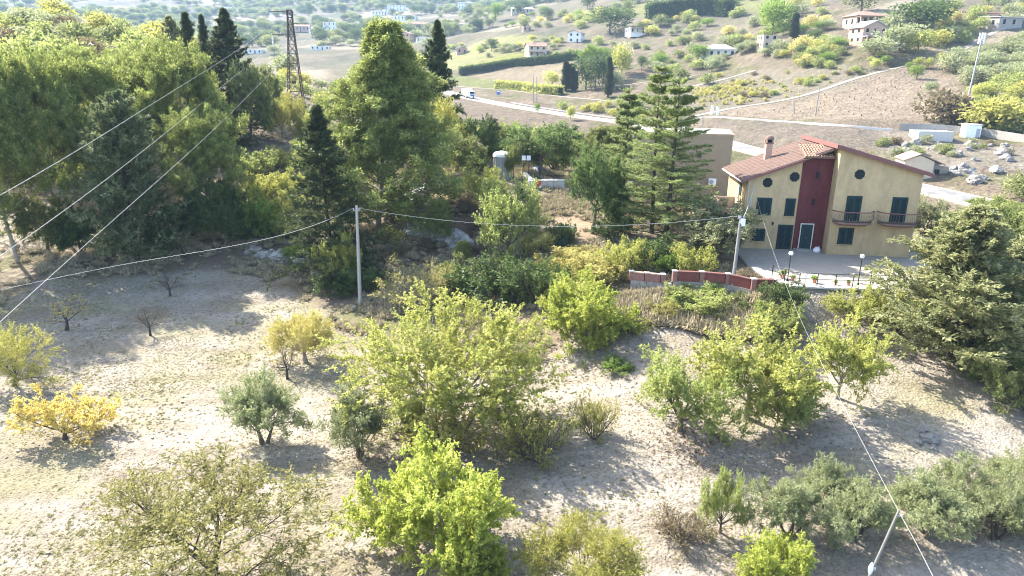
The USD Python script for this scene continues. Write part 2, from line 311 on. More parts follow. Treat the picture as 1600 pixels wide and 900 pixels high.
MT = dict(
 bark=rough('bark', (.105, .082, .06), .35, 12, bump=.03), greybark=rough('pale_bark', (.24, .21, .175), .3, 12, bump=.03), darkbark=rough('dark_bark', (.055, .043, .034), .35, 12, bump=.03),
 plaster=rough('ochre_plaster', (.44, .325, .18), .09, 3, .9, .008, dirt=(.27, .195, .11), dscale=.8),
 redplaster=rough('red_plaster', (.085, .019, .020), .16, 5, .85, .01, dirt=(.135, .042, .04)),
 tile=rough('roof_tile', (.185, .122, .097), .3, 5, .85, .01, dirt=(.13, .088, .068), dscale=1.2), fascia=rough('roof_fascia', (.17, .078, .068), .15, 4),
 shutter=rough('green_shutter', (.012, .032, .034), .2, 9, .6, .004), frame=rough('pale_frame', (.55, .52, .46), .1, 8), dark=rough('dark_opening', (.012, .013, .014), .3, 5),
 fadedbrick=rough('faded_brick', (.24, .12, .095), .25, 7), brickred=rough('garden_brick', (.155, .045, .036), .35, 9, dirt=(.16, .07, .055), dscale=2), concrete=rough('concrete', (.29, .275, .245), .18, 2.5, dirt=(.22, .20, .17)),
 palecon=rough('pale_concrete', (.46, .44, .405), .1, 2, dirt=(.42, .39, .34)), paving=rough('terrace_paving', (.285, .26, .22), .15, 2, dirt=(.30, .275, .24)),
 asphalt=rough('road_asphalt', (.135, .132, .13), .1, .8, dirt=(.38, .36, .33), dscale=.15), track=rough('track_gravel', (.26, .225, .18), .16, 1.0), verge=rough('road_verge', (.32, .265, .20), .2, .8),
 metal=rough('galvanised_metal', (.33, .34, .35), .15, 6, .5, .004, spec=.5), rust=rough('rusty_steel', (.085, .050, .038), .35, 5, .8), iron=rough('black_iron', (.018, .018, .02), .2, 8, .55),
 concmast=rough('mast_paint', (.20, .205, .215), .15, 2, .6), wood=rough('grey_pole_wood', (.33, .30, .25), .25, 7, dirt=(.26, .23, .19)), conc_pole=rough('concrete_pole', (.175, .168, .158), .15, 6), white=rough('white_paint', (.80, .79, .76), .05, 5),
 whitewall=rough('white_wall', (.64, .62, .57), .07, 1.5, dirt=(.60, .57, .51)), cream=rough('cream_wall', (.48, .395, .28), .08, 1.5, dirt=(.48, .40, .30)), tan=rough('tan_wall', (.29, .215, .135), .12, 1.6, dirt=(.255, .20, .14), dscale=.5),
 pink=rough('pink_wall', (.42, .28, .21), .08, 1.5), greyroof=rough('grey_roof', (.36, .37, .39), .1, 1.5), orange=rough('orange_tile', (.29, .175, .125), .18, 1.2), oldtile=rough('old_tile', (.235, .16, .12), .3, 3),
 rock=rough('limestone', (.245, .23, .205), .4, 2.5, .95, .12, dirt=(.16, .155, .15), dscale=1.0), palerock=rough('outcrop_limestone', (.35, .335, .305), .5, 2.5, .95, .12, dirt=(.07, .07, .068), dscale=1.6), stonewall=rough('stone_wall', (.255, .225, .185), .3, 3, .95, .06, dirt=(.22, .2, .165)), wire=rough('pale_wire', (.46, .46, .44), .05, 3, .5),
 redpaint=rough('red_paint', (.42, .075, .04), .15, 6), bluepaint=rough('blue_paint', (.07, .13, .32), .1, 6, .5), blackrub=rough('rubber', (.02, .02, .02), .2, 6), lampglobe=rough('lamp_globe', (.80, .80, .78), .03, 6, .35, .001, spec=.5),
 plastic=rough('white_plastic', (.70, .71, .72), .12, 6, .6), terracotta=rough('terracotta', (.40, .17, .10), .15, 8), tank=rough('water_tank', (.30, .30, .27), .15, 3, .6, dirt=(.22, .21, .18), dscale=2),
 agave=leafy('agave_leaf', (.05, .10, .055), (.10, .17, .09), trans=.1),
 pine=leafy('pine_needle', (0.12, 0.16, 0.04), (0.29, 0.33, 0.09), (0.53, 0.55, 0.21), 0.45), darkcon=leafy('fir_needle', (0.045, 0.065, 0.025), (0.08, 0.105, 0.04), (0.16, 0.175, 0.07), 0.3), silvercon=leafy('silver_needle', (0.075, 0.1, 0.045), (0.14, 0.17, 0.07), (0.36, 0.39, 0.23), 0.35),
 cedar=leafy('cedar_needle', (0.2, 0.215, 0.09), (0.34, 0.35, 0.16), (0.5, 0.5, 0.29), 0.5), norfolk=leafy('norfolk_needle', (0.15, 0.2, 0.065), (0.25, 0.3, 0.11), (0.37, 0.41, 0.17), 0.45),
 olive=leafy('olive_leaf', (0.2, 0.23, 0.1), (0.31, 0.34, 0.17), (0.44, 0.46, 0.27), 0.4), lime=leafy('lime_leaf', (0.26, 0.29, 0.065), (0.42, 0.43, 0.115), (0.56, 0.55, 0.2), 0.5), limegreen=leafy('limegreen_leaf', (0.24, 0.3, 0.05), (0.4, 0.44, 0.09), (0.57, 0.57, 0.16), 0.5),
 yellow=leafy('yellow_leaf', (0.47, 0.36, 0.1), (0.59, 0.49, 0.15), (0.45, 0.45, 0.15), 0.5), straw=leafy('straw_leaf', (0.38, 0.345, 0.11), (0.52, 0.47, 0.16), (0.58, 0.53, 0.22), 0.5), almond=leafy('almond_leaf', (0.26, 0.265, 0.07), (0.39, 0.38, 0.1), (0.5, 0.47, 0.14), 0.5),
 citrus=leafy('citrus_leaf', (0.07, 0.12, 0.035), (0.145, 0.205, 0.06), (0.27, 0.33, 0.13), 0.4), holm=leafy('holm_leaf', (0.12, 0.15, 0.05), (0.23, 0.26, 0.085), (0.4, 0.41, 0.17), 0.45), green=leafy('green_leaf', (0.11, 0.19, 0.03), (0.2, 0.29, 0.05), (0.3, 0.37, 0.08), 0.5),
 deep=leafy('deep_leaf', (0.05, 0.085, 0.025), (0.1, 0.145, 0.042), (0.18, 0.23, 0.07), 0.35), greygreen=leafy('greygreen_leaf', (0.19, 0.205, 0.1), (0.31, 0.325, 0.17), (0.43, 0.44, 0.25), 0.4), brown=leafy('brown_leaf', (.15, .115, .065), (.23, .18, .10), (.20, .20, .09), .25), olivegold=leafy('olivegold_leaf', (.17, .17, .055), (.28, .265, .085), (.38, .34, .115), .4), pistachio=leafy('pistachio_leaf', (0.2, 0.25, 0.07), (0.32, 0.36, 0.11), (0.44, 0.46, 0.18), 0.5),
 redbrown=leafy('fallen_leaf', (0.13, 0.075, 0.05), (0.2, 0.125, 0.08), (0.29, 0.21, 0.14), 0.1), drygrass=leafy('dry_grass_blade', (0.36, 0.32, 0.19), (0.47, 0.41, 0.28), (0.55, 0.49, 0.36), 0.3, .8), greengrass=leafy('green_grass_blade', (0.22, 0.23, 0.09), (0.33, 0.32, 0.13), (0.42, 0.39, 0.18), 0.3, .8))

# ------------------------------------------------------------------ the ground
def sheet(name, i0, i1, mat, label=None):
    sl = slice(i0, i1 + 1); nl = i1 + 1 - i0; nt = len(TH)
    V = np.stack([GX[:, sl], GY[:, sl], GZ[:, sl]], -1).reshape(-1, 3); K = CB[:, sl].reshape(-1, 3)
    a, b = np.meshgrid(np.arange(nt - 1), np.arange(nl - 1), indexing='ij'); o = (a * nl + b).ravel()
    F = np.vstack([np.stack([o, o + 1, o + nl + 1], 1), np.stack([o, o + nl + 1, o + nl], 1)])[:, [0, 2, 1]]
    n = np.cross(V[F[0, 1]] - V[F[0, 0]], V[F[0, 2]] - V[F[0, 0]])
    if n[2] < 0: F = F[:, ::-1]
    me = usdkit.mesh(stage, f'/World/{name}', (V, F), mat, smooth=True)
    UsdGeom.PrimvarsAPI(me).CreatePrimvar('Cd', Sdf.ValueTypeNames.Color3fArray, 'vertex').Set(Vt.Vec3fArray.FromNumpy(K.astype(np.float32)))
    tag(me, label, kind='structure')
_r = np.exp(LR) - 6
i1, i2 = int(np.searchsorted(_r, 75)), int(np.searchsorted(_r, 620))
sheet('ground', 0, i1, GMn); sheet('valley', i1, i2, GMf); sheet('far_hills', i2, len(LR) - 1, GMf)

def ribbon(line, half, lift, off=0.0):
    T = np.gradient(line[:, :2], axis=0); T /= np.linalg.norm(T, axis=1, keepdims=True); N = np.stack([-T[:, 1], T[:, 0]], 1)
    a, b = line.copy(), line.copy(); a[:, :2] += N * (off - half); b[:, :2] += N * (off + half); a[:, 2] += lift; b[:, 2] += lift
    n = len(line); V = np.vstack([a, b]); o = np.arange(n - 1)
    return V, np.vstack([np.stack([o, o + 1, o + n + 1], 1), np.stack([o, o + n + 1, o + n], 1)])
def slab(line, half, lift, thick, off=0.0):
    Vt_, F = ribbon(line, half, lift, off); n = len(line); Vb = Vt_ - [0, 0, thick]; V = np.vstack([Vt_, Vb]); o = np.arange(n - 1); m = 2 * n
    side = lambda i, r: np.vstack([np.stack([i, i + 1, i + 1 + m], 1), np.stack([i, i + 1 + m, i + m], 1)])[:, ::r]
    fl = F if np.cross(V[F[0, 1]] - V[F[0, 0]], V[F[0, 2]] - V[F[0, 0]])[2] > 0 else F[:, ::-1]
    return trimesh.Trimesh(V, np.vstack([fl, side(o, -1), side(o + n, 1), fl[:, ::-1] + m]), process=False)
top('road_verge', slab(ROAD, 4.2, 0.0, .5), MT['verge'], kind='structure')
top('road', slab(ROAD, 3.1, .06, .3), MT['asphalt'], kind='structure')
for s_ in (-2.85, 2.85): top('road_edge_line', slab(ROAD, .09, .066, .02, s_), MT['white'], kind='structure')
for t_ in TRACKS: top('dirt_track', slab(t_, 1.1, .02, .3), MT['track'], kind='structure')

# ------------------------------------------------------------------ growing plants
def grow(rng, stem, levels):
    n = stem['n']; S = stem.get('steps', 6)
    az = rng.uniform(0, 2 * np.pi) + np.arange(n) * 2.4; an = np.radians(stem.get('spread', 0)) * np.sqrt((np.arange(n) + .5) / n) if n > 1 else np.radians(rng.uniform(0, stem.get('spread', 0), 1))
    D = np.stack([np.sin(an) * np.cos(az), np.sin(an) * np.sin(az), np.cos(an)], 1)
    P0 = np.zeros((n, 3)) + np.stack([np.cos(az), np.sin(az), 0 * az], 1) * stem.get('base', 0) * rng.uniform(.3, 1, (n, 1))
    L = stem['len'] * rng.uniform(1 - stem.get('var', .1), 1 + stem.get('var', .1), n); R0 = np.full(n, stem['rad'])
    out = []
    def lines(P0, D, L, R0, S, wob, trop, tip):
        B = len(L); P = np.zeros((B, S + 1, 3)); P[:, 0] = P0; D = D.copy()
        for k in range(S):
            D = D + wob * rng.normal(size=(B, 3)); D[:, 2] += trop; D /= np.linalg.norm(D, axis=1, keepdims=True)
            P[:, k + 1] = P[:, k] + D * (L / S)[:, None]
        return P, R0[:, None] * np.linspace(1, tip, S + 1)[None]
    P, R = lines(P0, D, L, R0, S, stem.get('wob', .05), stem.get('trop', .03), stem.get('tip', .25)); out.append((P, R))
    for lv in levels:
        B, S1, _ = P.shape; m = lv['n']; t0, t1 = lv.get('t', (.3, 1))
        t = t0 + (t1 - t0) * (np.arange(m)[None] + rng.uniform(0, 1, (B, m))) / m
        if 'whorl' in lv: t = np.round(t * lv['whorl']) / lv['whorl'] + rng.normal(size=t.shape) * .004; t = np.clip(t, t0, .995)
        x = np.clip(t * (S1 - 1), 0, S1 - 1.001); i = x.astype(int); f = (x - i)[..., None]; bi = np.arange(B)[:, None]
        Q = P[bi, i] * (1 - f) + P[bi, i + 1] * f; d = P[bi, i + 1] - P[bi, i]; d /= np.linalg.norm(d, axis=2, keepdims=True) + 1e-9
        rr = R[bi, i] * (1 - f[..., 0]) + R[bi, i + 1] * f[..., 0]
        ref = np.where(np.abs(d[..., 2:]) < .9, [0, 0, 1.], [1., 0, 0]); a = np.cross(d, ref); a /= np.linalg.norm(a, axis=2, keepdims=True); b = np.cross(d, a)
        phi = rng.uniform(0, 2 * np.pi, (B, 1)) + np.arange(m)[None] * 2.39996 + rng.normal(size=(B, m)) * .3
        if lv.get('flat'): phi = np.where(np.arange(m)[None] % 2 == 0, 0, np.pi) + rng.normal(size=(B, m)) * lv['flat']
        ang = lv['ang'](t) if callable(lv['ang']) else np.full((B, m), lv['ang']); ang = np.radians(ang + rng.normal(size=(B, m)) * lv.get('angsd', 8))
        D = d * np.cos(ang)[..., None] + (a * np.cos(phi)[..., None] + b * np.sin(phi)[..., None]) * np.sin(ang)[..., None]
        Lp = np.linalg.norm(np.diff(P, axis=1), axis=2).sum(1)[:, None]
        ln = lv['len'](t) if callable(lv.get('len')) else (np.full((B, m), lv['len']) if 'len' in lv else Lp * lv['ratio'] * (1 - .45 * t))
        ln = ln * rng.uniform(1 - lv.get('var', .25), 1 + lv.get('var', .25), (B, m))
        P, R = lines(Q.reshape(-1, 3), D.reshape(-1, 3), ln.ravel(), (rr * lv.get('rr', .6)).ravel(), lv.get('steps', 4), lv.get('wob', .1), lv.get('trop', .05), lv.get('tip', .3)); out.append((P, R))
    return out

def leaves(P, A, L, W, rng, up=.5, cup=.15):
    n = len(P); A = A / (np.linalg.norm(A, axis=1, keepdims=True) + 1e-9)
    r = rng.normal(size=(n, 3)); r[:, 2] += up * 2; Bv = np.cross(r, A); Bv /= np.linalg.norm(Bv, axis=1, keepdims=True) + 1e-9; N = np.cross(A, Bv)
    L, W = np.broadcast_to(L, n)[:, None], np.broadcast_to(W, n)[:, None]
    mid = P + A * L * .5 + N * L * cup
    V = np.stack([P, mid + Bv * W * .5, P + A * L, mid - Bv * W * .5], 1).reshape(-1, 3); o = np.arange(n)[:, None] * 4
    return V, np.vstack([o + [0, 2, 1], o + [0, 3, 2]])

def foliage(rng, lines, m, L, W, t=(.1, 1), out=.7, up=.5, spread=.03, jit=.5, bend=0.0, upax=0.0, gap=0.0):
    """m leaves along each twig of lines; out: how much a leaf leans along the twig (1) or anywhere (0)"""
    P, _ = lines
    if gap: P = P[rng.uniform(size=len(P)) > gap]
    B, S, _ = P.shape; tt = rng.uniform(t[0], t[1], (B, m)); x = np.clip(tt * (S - 1), 0, S - 1.001); i = x.astype(int); f = (x - i)[..., None]; bi = np.arange(B)[:, None]
    Q = P[bi, i] * (1 - f) + P[bi, i + 1] * f; d = P[bi, i + 1] - P[bi, i]; d /= np.linalg.norm(d, axis=2, keepdims=True) + 1e-9
    A = d * out + rng.normal(size=d.shape) * (1 - out); A[..., 2] += upax
    tw = np.broadcast_to(rng.uniform(0, 1, (B, 1)), (B, m)); rnd = np.clip(.5 * tw + .5 * rng.uniform(0, 1, (B, m)), 0, 1).ravel()
    Q = Q + rng.normal(size=Q.shape) * spread
    v, fc = leaves(Q.reshape(-1, 3), A.reshape(-1, 3), L * rng.uniform(1 - jit, 1 + jit, B * m), W * rng.uniform(1 - jit, 1 + jit, B * m), rng, up)
    return v, fc, np.repeat(rnd, 4)

CLASS, DIM = {}, {}
stage.CreateClassPrim('/World/Kinds')
def kind(name, wood, crown, barkmat, leafmat, woodlv=3, sides=(7, 5, 4, 3, 3)):
    """a class prim with the parts trunk and crown; wood: list of lines, crown: (v, f, rnd) or None"""
    p = stage.CreateClassPrim(f'/World/Kinds/{name}')
    w = cat([tube(P, R, sides[min(k, 4)]) for k, (P, R) in enumerate(wood[:woodlv])]); part(p, 'trunk', w, MT[barkmat], smooth=True)
    allv = w.vertices
    if crown is not None:
        v, f, r = crown; part(p, 'crown', (v, f), MT[leafmat], rnd=r); allv = np.vstack([allv, v])
    rad = np.hypot(allv[:, 0], allv[:, 1]); DIM[name] = (2 * np.quantile(rad, .97), np.quantile(allv[:, 2], .998)); CLASS[name] = p
def recolour(new, old, leafmat, barkmat=None):
    """the same shape with other leaves"""
    p = stage.CreateClassPrim(f'/World/Kinds/{new}'); p.GetReferences().AddInternalReference(CLASS[old].GetPath())
    c = stage.OverridePrim(f'/World/Kinds/{new}/crown'); UsdShade.MaterialBindingAPI.Apply(c).Bind(MT[leafmat])
    if barkmat: c = stage.OverridePrim(f'/World/Kinds/{new}/trunk'); UsdShade.MaterialBindingAPI.Apply(c).Bind(MT[barkmat])
    CLASS[new] = p; DIM[new] = DIM[old]
def merge(*c):
    v, f, r, o = [], [], [], 0
    for a, b, d in c: v.append(a); f.append(b + o); r.append(d); o += len(a)
    return np.vstack(v), np.vstack(f), np.concatenate(r)
RG = lambda s: np.random.default_rng(s)

def broadleaf(name, seed, leaf, bark, W=7.5, n1=9, n2=8, n3=6, m=16, LL=.17, LW=.12, ang1=52, trop=.09, trunk=1.1, shoot=.32, gap=.0, woodlv=3, up=.6, stems=1, rad=.16, lv1len=None):
    rng = RG(seed)
    L1 = (lv1len or W * .34)
    g = grow(rng, dict(n=stems, len=trunk, rad=rad, spread=12 if stems == 1 else 30, steps=4, wob=.08, base=.25 if stems > 1 else 0),
             [dict(n=n1, t=(.45, 1), ang=ang1, angsd=14, len=L1, steps=5, wob=.10, trop=trop * .7, rr=.55),
              dict(n=n2, t=(.25, 1), ang=46, angsd=14, ratio=.62, steps=4, wob=.10, trop=trop, rr=.55),
              dict(n=n3, t=(.2, 1), ang=38, angsd=14, ratio=shoot * 2.2, steps=4, wob=.10, trop=trop * 1.3, rr=.5)])
    c = merge(foliage(rng, g[3], m, LL, LW, (.1, 1.03), .45, up, LL * .25, gap=gap), foliage(rng, g[2], max(m // 2, 2), LL, LW, (.4, 1), .45, up, LL * .3, gap=gap))
    kind(name, g, c, bark, leaf, woodlv)

def pine(name, seed, Hh=16, Wm=5.0, n1=44, lo=.25, m=40, leaf='pine', bark='greybark', n2=8, n3=5, NL=.26, NW=.105, lt=.5, l2=1.6, cone=0, lean=0):
    rng = RG(seed)
    prof = lambda t: Wm * np.clip(1.25 * np.sqrt(np.clip(1 - ((t - lo - .12) / (1.02 - lo)) ** 2, 0.02, 1)) - .12, .18, 1.2)
    if cone: prof = lambda t: Wm * np.clip(1.03 - t, .03, 1) ** cone * np.clip(.55 + 3.2 * (t - lo), .55, 1.0)
    g = grow(rng, dict(n=1, len=Hh, rad=.24, steps=10, wob=.035, trop=.04, tip=.1, spread=lean),
             [dict(n=n1, t=(lo, .985), ang=lambda t: 78 - 42 * t, angsd=9, len=prof, steps=5, wob=.09, trop=.07, rr=.42, var=.3),
              dict(n=n2, t=(lt, 1), ang=52, angsd=14, **({'ratio': .46} if cone else {'len': lambda t: l2 * np.ones_like(t)}), steps=4, wob=.1, trop=.10, rr=.5),
              dict(n=n3, t=(.35, 1), ang=46, angsd=14, len=lambda t: .75 * np.ones_like(t), steps=3, wob=.1, trop=.14, rr=.5)])
    c = merge(foliage(rng, g[3], m, NL, NW, (.62, 1.0), .25, .2, .15, upax=.4), foliage(rng, g[2], m // 2, NL, NW, (.8, 1), .25, .2, .15, upax=.4))
    kind(name, g, c, bark, leaf, 3)

def conifer(name, seed, Hh=15, Wm=4.0, n1=95, lo=.04, m=20, leaf='darkcon', bark='darkbark', ang=(92, 55), NL=.22, NW=.07, trop=.03, power=.85, n2=10, droop=0, top_=.0):
    rng = RG(seed)
    prof = lambda t: Wm * (top_ + (1 - top_) * np.clip((1.0 - t) / (1 - lo), 0.015, 1) ** power) * (1 + .0 * t)
    g = grow(rng, dict(n=1, len=Hh, rad=.20, steps=10, wob=.012, trop=.05, tip=.06),
             [dict(n=n1, t=(lo, .99), ang=lambda t: ang[0] - (ang[0] - ang[1]) * t, angsd=7, len=prof, steps=5, wob=.05, trop=trop, rr=.3, var=.33),
              dict(n=n2, t=(.18, 1), ang=48, angsd=10, ratio=.42, steps=3, wob=.07, trop=.02 - droop, rr=.5, flat=.45)])
    c = merge(foliage(rng, g[2], m, NL, NW, (.05, 1.05), .62, .8, .06), foliage(rng, g[1], m, NL, NW, (.35, 1), .6, .8, .08))
    kind(name, g, c, bark, leaf, 2)

def shrub(name, seed, leaf, bark='bark', Hh=2.0, n0=9, spread=62, n1=6, n2=6, m=10, LL=.13, LW=.075, trop=.05, gap=0.0, out=.45, woodlv=2, up=.6):
    rng = RG(seed)
    g = grow(rng, dict(n=n0, len=Hh * .72, rad=.035, spread=spread, steps=5, wob=.10, trop=.05, base=.3, var=.25, tip=.4),
             [dict(n=n1, t=(.15, 1), ang=42, angsd=14, ratio=.58, steps=4, wob=.1, trop=trop, rr=.6), dict(n=n2, t=(.15, 1), ang=42, angsd=14, ratio=.55, steps=3, wob=.1, trop=trop, rr=.6)])
    kind(name, g, foliage(rng, g[2], m, LL, LW, (.05, 1.03), out, up, LL * .35, gap=gap), bark, leaf, woodlv)

broadleaf('broad_lime_tree', 1, 'lime', 'greybark', W=12.5, n1=15, n2=10, n3=7, m=40, LL=.125, LW=.09, trunk=1.8, ang1=54, trop=.06, rad=.24)
broadleaf('round_lime_tree', 2, 'limegreen', 'greybark', W=7.5, n1=19, n2=9, n3=7, m=24, LL=.125, LW=.095, ang1=62, trop=.05, trunk=1.0)
recolour('bright_green_tree', 'round_lime_tree', 'limegreen')
broadleaf('loose_lime_tree', 3, 'lime', 'greybark', W=6.5, n1=11, n2=9, n3=6, m=20, LL=.115, LW=.085, ang1=50, trop=.08, trunk=1.3)
broadleaf('pistachio_tree', 4, 'pistachio', 'bark', W=5.0, n1=11, n2=9, n3=7, m=18, LL=.10, LW=.06, ang1=60, trop=.05, trunk=.8)
broadleaf('citrus_tree', 5, 'citrus', 'bark', W=5.5, n1=14, n2=9, n3=7, m=18, LL=.14, LW=.08, ang1=70, trop=.03, trunk=2.6, rad=.14)
recolour('grey_round_tree', 'citrus_tree', 'greygreen'); recolour('holm_tree', 'citrus_tree', 'holm'); recolour('deep_round_tree', 'citrus_tree', 'deep'); recolour('green_round_tree', 'citrus_tree', 'green')
broadleaf('olive_tree', 6, 'olive', 'bark', W=4.2, n1=5, n2=8, n3=7, m=20, LL=.12, LW=.034, ang1=42, trop=.04, trunk=.9, stems=3, rad=.10, up=.3, shoot=.36)
broadleaf('olive_tree_wide', 7, 'olive', 'darkbark', W=4.6, n1=5, n2=9, n3=7, m=20, LL=.12, LW=.034, ang1=52, trop=.02, trunk=1.1, stems=3, rad=.11, up=.3, shoot=.36)
recolour('olive_tree_pale', 'olive_tree', 'greygreen')
broadleaf('sparse_almond_tree', 8, 'olivegold', 'darkbark', W=7.0, n1=9, n2=10, n3=8, m=20, LL=.10, LW=.036, ang1=55, trop=.03, trunk=1.0, rad=.15, woodlv=4, shoot=.36)
broadleaf('small_almond_tree', 9, 'yellow', 'darkbark', W=3.0, n1=6, n2=6, n3=5, m=3, LL=.09, LW=.04, ang1=48, trop=.03, trunk=.8, rad=.085, woodlv=4, gap=.35)
broadleaf('bare_almond_tree', 10, 'brown', 'darkbark', W=2.8, n1=7, n2=7, n3=6, m=1, LL=.07, LW=.03, ang1=45, trop=.04, trunk=.7, rad=.08, woodlv=4, gap=.6)
broadleaf('golden_tree', 11, 'yellow', 'darkbark', W=5.6, n1=8, n2=7, n3=6, m=13, LL=.13, LW=.10, ang1=62, trop=.02, trunk=.7, rad=.15)
broadleaf('feathery_tree', 12, 'straw', 'greybark', W=4.6, n1=12, n2=9, n3=7, m=16, LL=.14, LW=.03, ang1=58, trop=.03, trunk=1.2, up=.2, shoot=.4)
recolour('feathery_green_tree', 'feathery_tree', 'almond')
recolour('sparse_green_tree', 'sparse_almond_tree', 'almond')
pine('aleppo_pine', 21, n1=44); pine('aleppo_pine_tall', 22, 20, 7.4, 96, .025, 38, lt=.25, cone=.85); pine('aleppo_pine_wide', 23, 13, 5.4, 42, .28, lean=6)
recolour('dark_pine', 'aleppo_pine', 'holm'); 
pine('umbrella_pine', 24, 10, 4.6, 26, .62, 20, leaf='green')
conifer('dark_fir', 31, 17, 4.4, 120, .03, 28, NL=.28, NW=.13); conifer('narrow_fir', 32, 15, 2.3, 110, .03, 20, ang=(70, 35), trop=.07, power=.6)
conifer('silver_cypress', 33, 15, 5.2, 130, .03, 28, leaf='silvercon', ang=(85, 45), power=.5, NL=.28, NW=.14, n2=12)
conifer('spreading_cypress', 34, 10, 5.0, 85, .05, 46, leaf='cedar', ang=(74, 42), power=.82, NL=.21, NW=.11, trop=.06, n2=14)
conifer('column_cypress', 35, 9, 1.05, 150, .03, 22, ang=(35, 18), power=.35, NL=.25, NW=.1, n2=6)
def norfolk(name, seed, Hh=15.5, Wm=4.2):
    rng = RG(seed); nw = 15
    g = grow(rng, dict(n=1, len=Hh, rad=.21, steps=12, wob=.01, trop=.05, tip=.08),
             [dict(n=nw * 6, t=(.06, .985), whorl=nw, ang=lambda t: 84 - 34 * np.clip(t - .55, 0, 1) / .45, angsd=4, len=lambda t: Wm * np.clip((1.02 - t), .03, 1) ** .62, steps=7, wob=.025, trop=.03, rr=.28, var=.16),
              dict(n=22, t=(.14, 1), ang=56, angsd=8, len=lambda t: .9 * (1.15 - t), steps=3, wob=.05, trop=.05, rr=.5, flat=.22)])
    c = merge(foliage(rng, g[2], 16, .17, .085, (0, 1.05), .55, .7, .035), foliage(rng, g[1], 24, .17, .085, (.15, 1), .55, .7, .05))
    kind(name, g, c, 'darkbark', 'norfolk', 2)
norfolk('norfolk_pine', 41, Wm=4.6); norfolk('norfolk_pine_young', 42, 12, 3.0)
shrub('green_shrub', 51, 'green', n0=11, m=11); shrub('round_shrub', 52, 'lime', Hh=2.2, n0=14, spread=75, n1=7, n2=7, m=14, LL=.10, LW=.06)
for nn, mm in (('lime_shrub', 'lime'), ('deep_shrub', 'deep'), ('grey_shrub', 'greygreen'), ('holm_shrub', 'holm'), ('pistachio_shrub', 'pistachio'), ('brown_shrub', 'brown'), ('straw_shrub', 'straw'), ('olive_shrub', 'olive')):
    recolour(nn, 'round_shrub' if mm in ('lime', 'greygreen', 'holm', 'olive') else 'green_shrub', mm)
shrub('twiggy_shrub', 53, 'straw', 'greybark', 3.4, 13, 60, 8, 7, 7, .13, .04, .05, .1, woodlv=3)
shrub('brush_shrub', 54, 'brown', 'bark', 1.8, 12, 65, 8, 7, 6, .09, .045, .04, .15, woodlv=3); recolour('lime_brush', 'brush_shrub', 'almond')
shrub('dead_branches', 55, 'brown', 'greybark', 1.6, 12, 80, 6, 5, 1, .05, .02, .0, .8, woodlv=3)
def farkind(name, seed, leaf, Hh=5, W=5.0, n=900, LL=.5, trunk=.25, rag=.35):
    """small in the picture: a light trunk and a crown of leaf sprays in an uneven volume"""
    rng = RG(seed); cl = 22; d = rng.normal(size=(cl, 3)); d /= np.linalg.norm(d, axis=1, keepdims=True); cc = d * rng.uniform(.35, .8, (cl, 1)) * [W / 2, W / 2, Hh * (1 - trunk) / 2]
    cc[:, 2] += Hh * (trunk + (1 - trunk) / 2); k = rng.integers(0, cl, n); q = rng.normal(size=(n, 3)); q /= np.linalg.norm(q, axis=1, keepdims=True)
    P = cc[k] + q * rng.uniform(.5, 1, (n, 1)) * W * .20; P[:, 2] = np.maximum(P[:, 2], .1)
    v, f = leaves(P, q + rng.normal(size=q.shape) * .5, LL * rng.uniform(.6, 1.3, n), LL * .6, rng, .4)
    tr = grow(rng, dict(n=1, len=Hh * .7, rad=Hh * .03, steps=4, wob=.08), [dict(n=6, t=(.3, 1), ang=45, len=W * .3, steps=3)])
    kind(name, tr, (v, f, np.repeat(np.clip(.5 * rng.uniform(size=cl)[k] + .5 * rng.uniform(size=n), 0, 1), 4)), 'bark', leaf, 2, (4, 3, 3))
farkind('far_olive', 61, 'olive', 4.2, 5.2, 1100, .42, .2); farkind('far_bush', 62, 'pistachio', 2.4, 3.6, 700, .36, .05); farkind('far_tree', 63, 'green', 6.5, 6.5, 1200, .5, .2)
recolour('far_deep_tree', 'far_tree', 'deep'); recolour('far_holm_tree', 'far_tree', 'holm'); recolour('far_lime_tree', 'far_olive', 'lime'); recolour('far_brown_bush', 'far_bush', 'brown'); recolour('far_holm_bush', 'far_bush', 'holm'); recolour('far_lime_bush', 'far_bush', 'almond'); recolour('far_grey_bush', 'far_bush', 'greygreen'); recolour('far_straw_bush', 'far_bush', 'straw')

_rot = random.Random(7)
def plant(kd, pos, w, h, name, cat_, label, group=None, rot=None):
    W0, H0 = DIM[kd]
    x = thing(name, label, cat_, (pos[0], pos[1], pos[2] - .05), _rot.uniform(0, 360) if rot is None else rot, (w / W0, w / W0, h / H0), group)
    x.GetReferences().AddInternalReference(CLASS[kd].GetPath()); x.SetInstanceable(True)
    return x
# ------------------------------------------------------------------ the ochre and red house
def gz(x, y): return float(H(x, y))
A0 = CAM + ray(1157, 388) * ((TZ - CAM_Z) / ray(1157, 388)[2])
HYAW = -6.0
hs = thing('country_house', 'ochre house with dark red stair tower, green shutters and sloping tiled roofs', 'house', (A0[0], A0[1], TZ), HYAW)
def prism_y(poly_xz, y0, y1):
    """a wall slab: outline in the facade plane, extruded inward from y0 to y1"""
    p = Polygon(poly_xz); m = trimesh.creation.extrude_polygon(p, y1 - y0, engine='earcut')
    v = m.vertices.copy(); m.vertices = np.stack([v[:, 0], y1 - v[:, 2], v[:, 1]], 1); return m
u1, u2, u3, DEP, PR = 4.25, 6.7, 13.3, 8.0, 1.2
lz0, lz1, rz0, rz1, ls, rs = 5.95, 7.62, 8.75, 6.915, .393, .278
part(hs, 'wall', prism_y([(0, -.6), (u1, -.6), (u1, lz1), (0, lz0)], 0, DEP), MT['plaster'], label='ochre wall of the lower left wing')
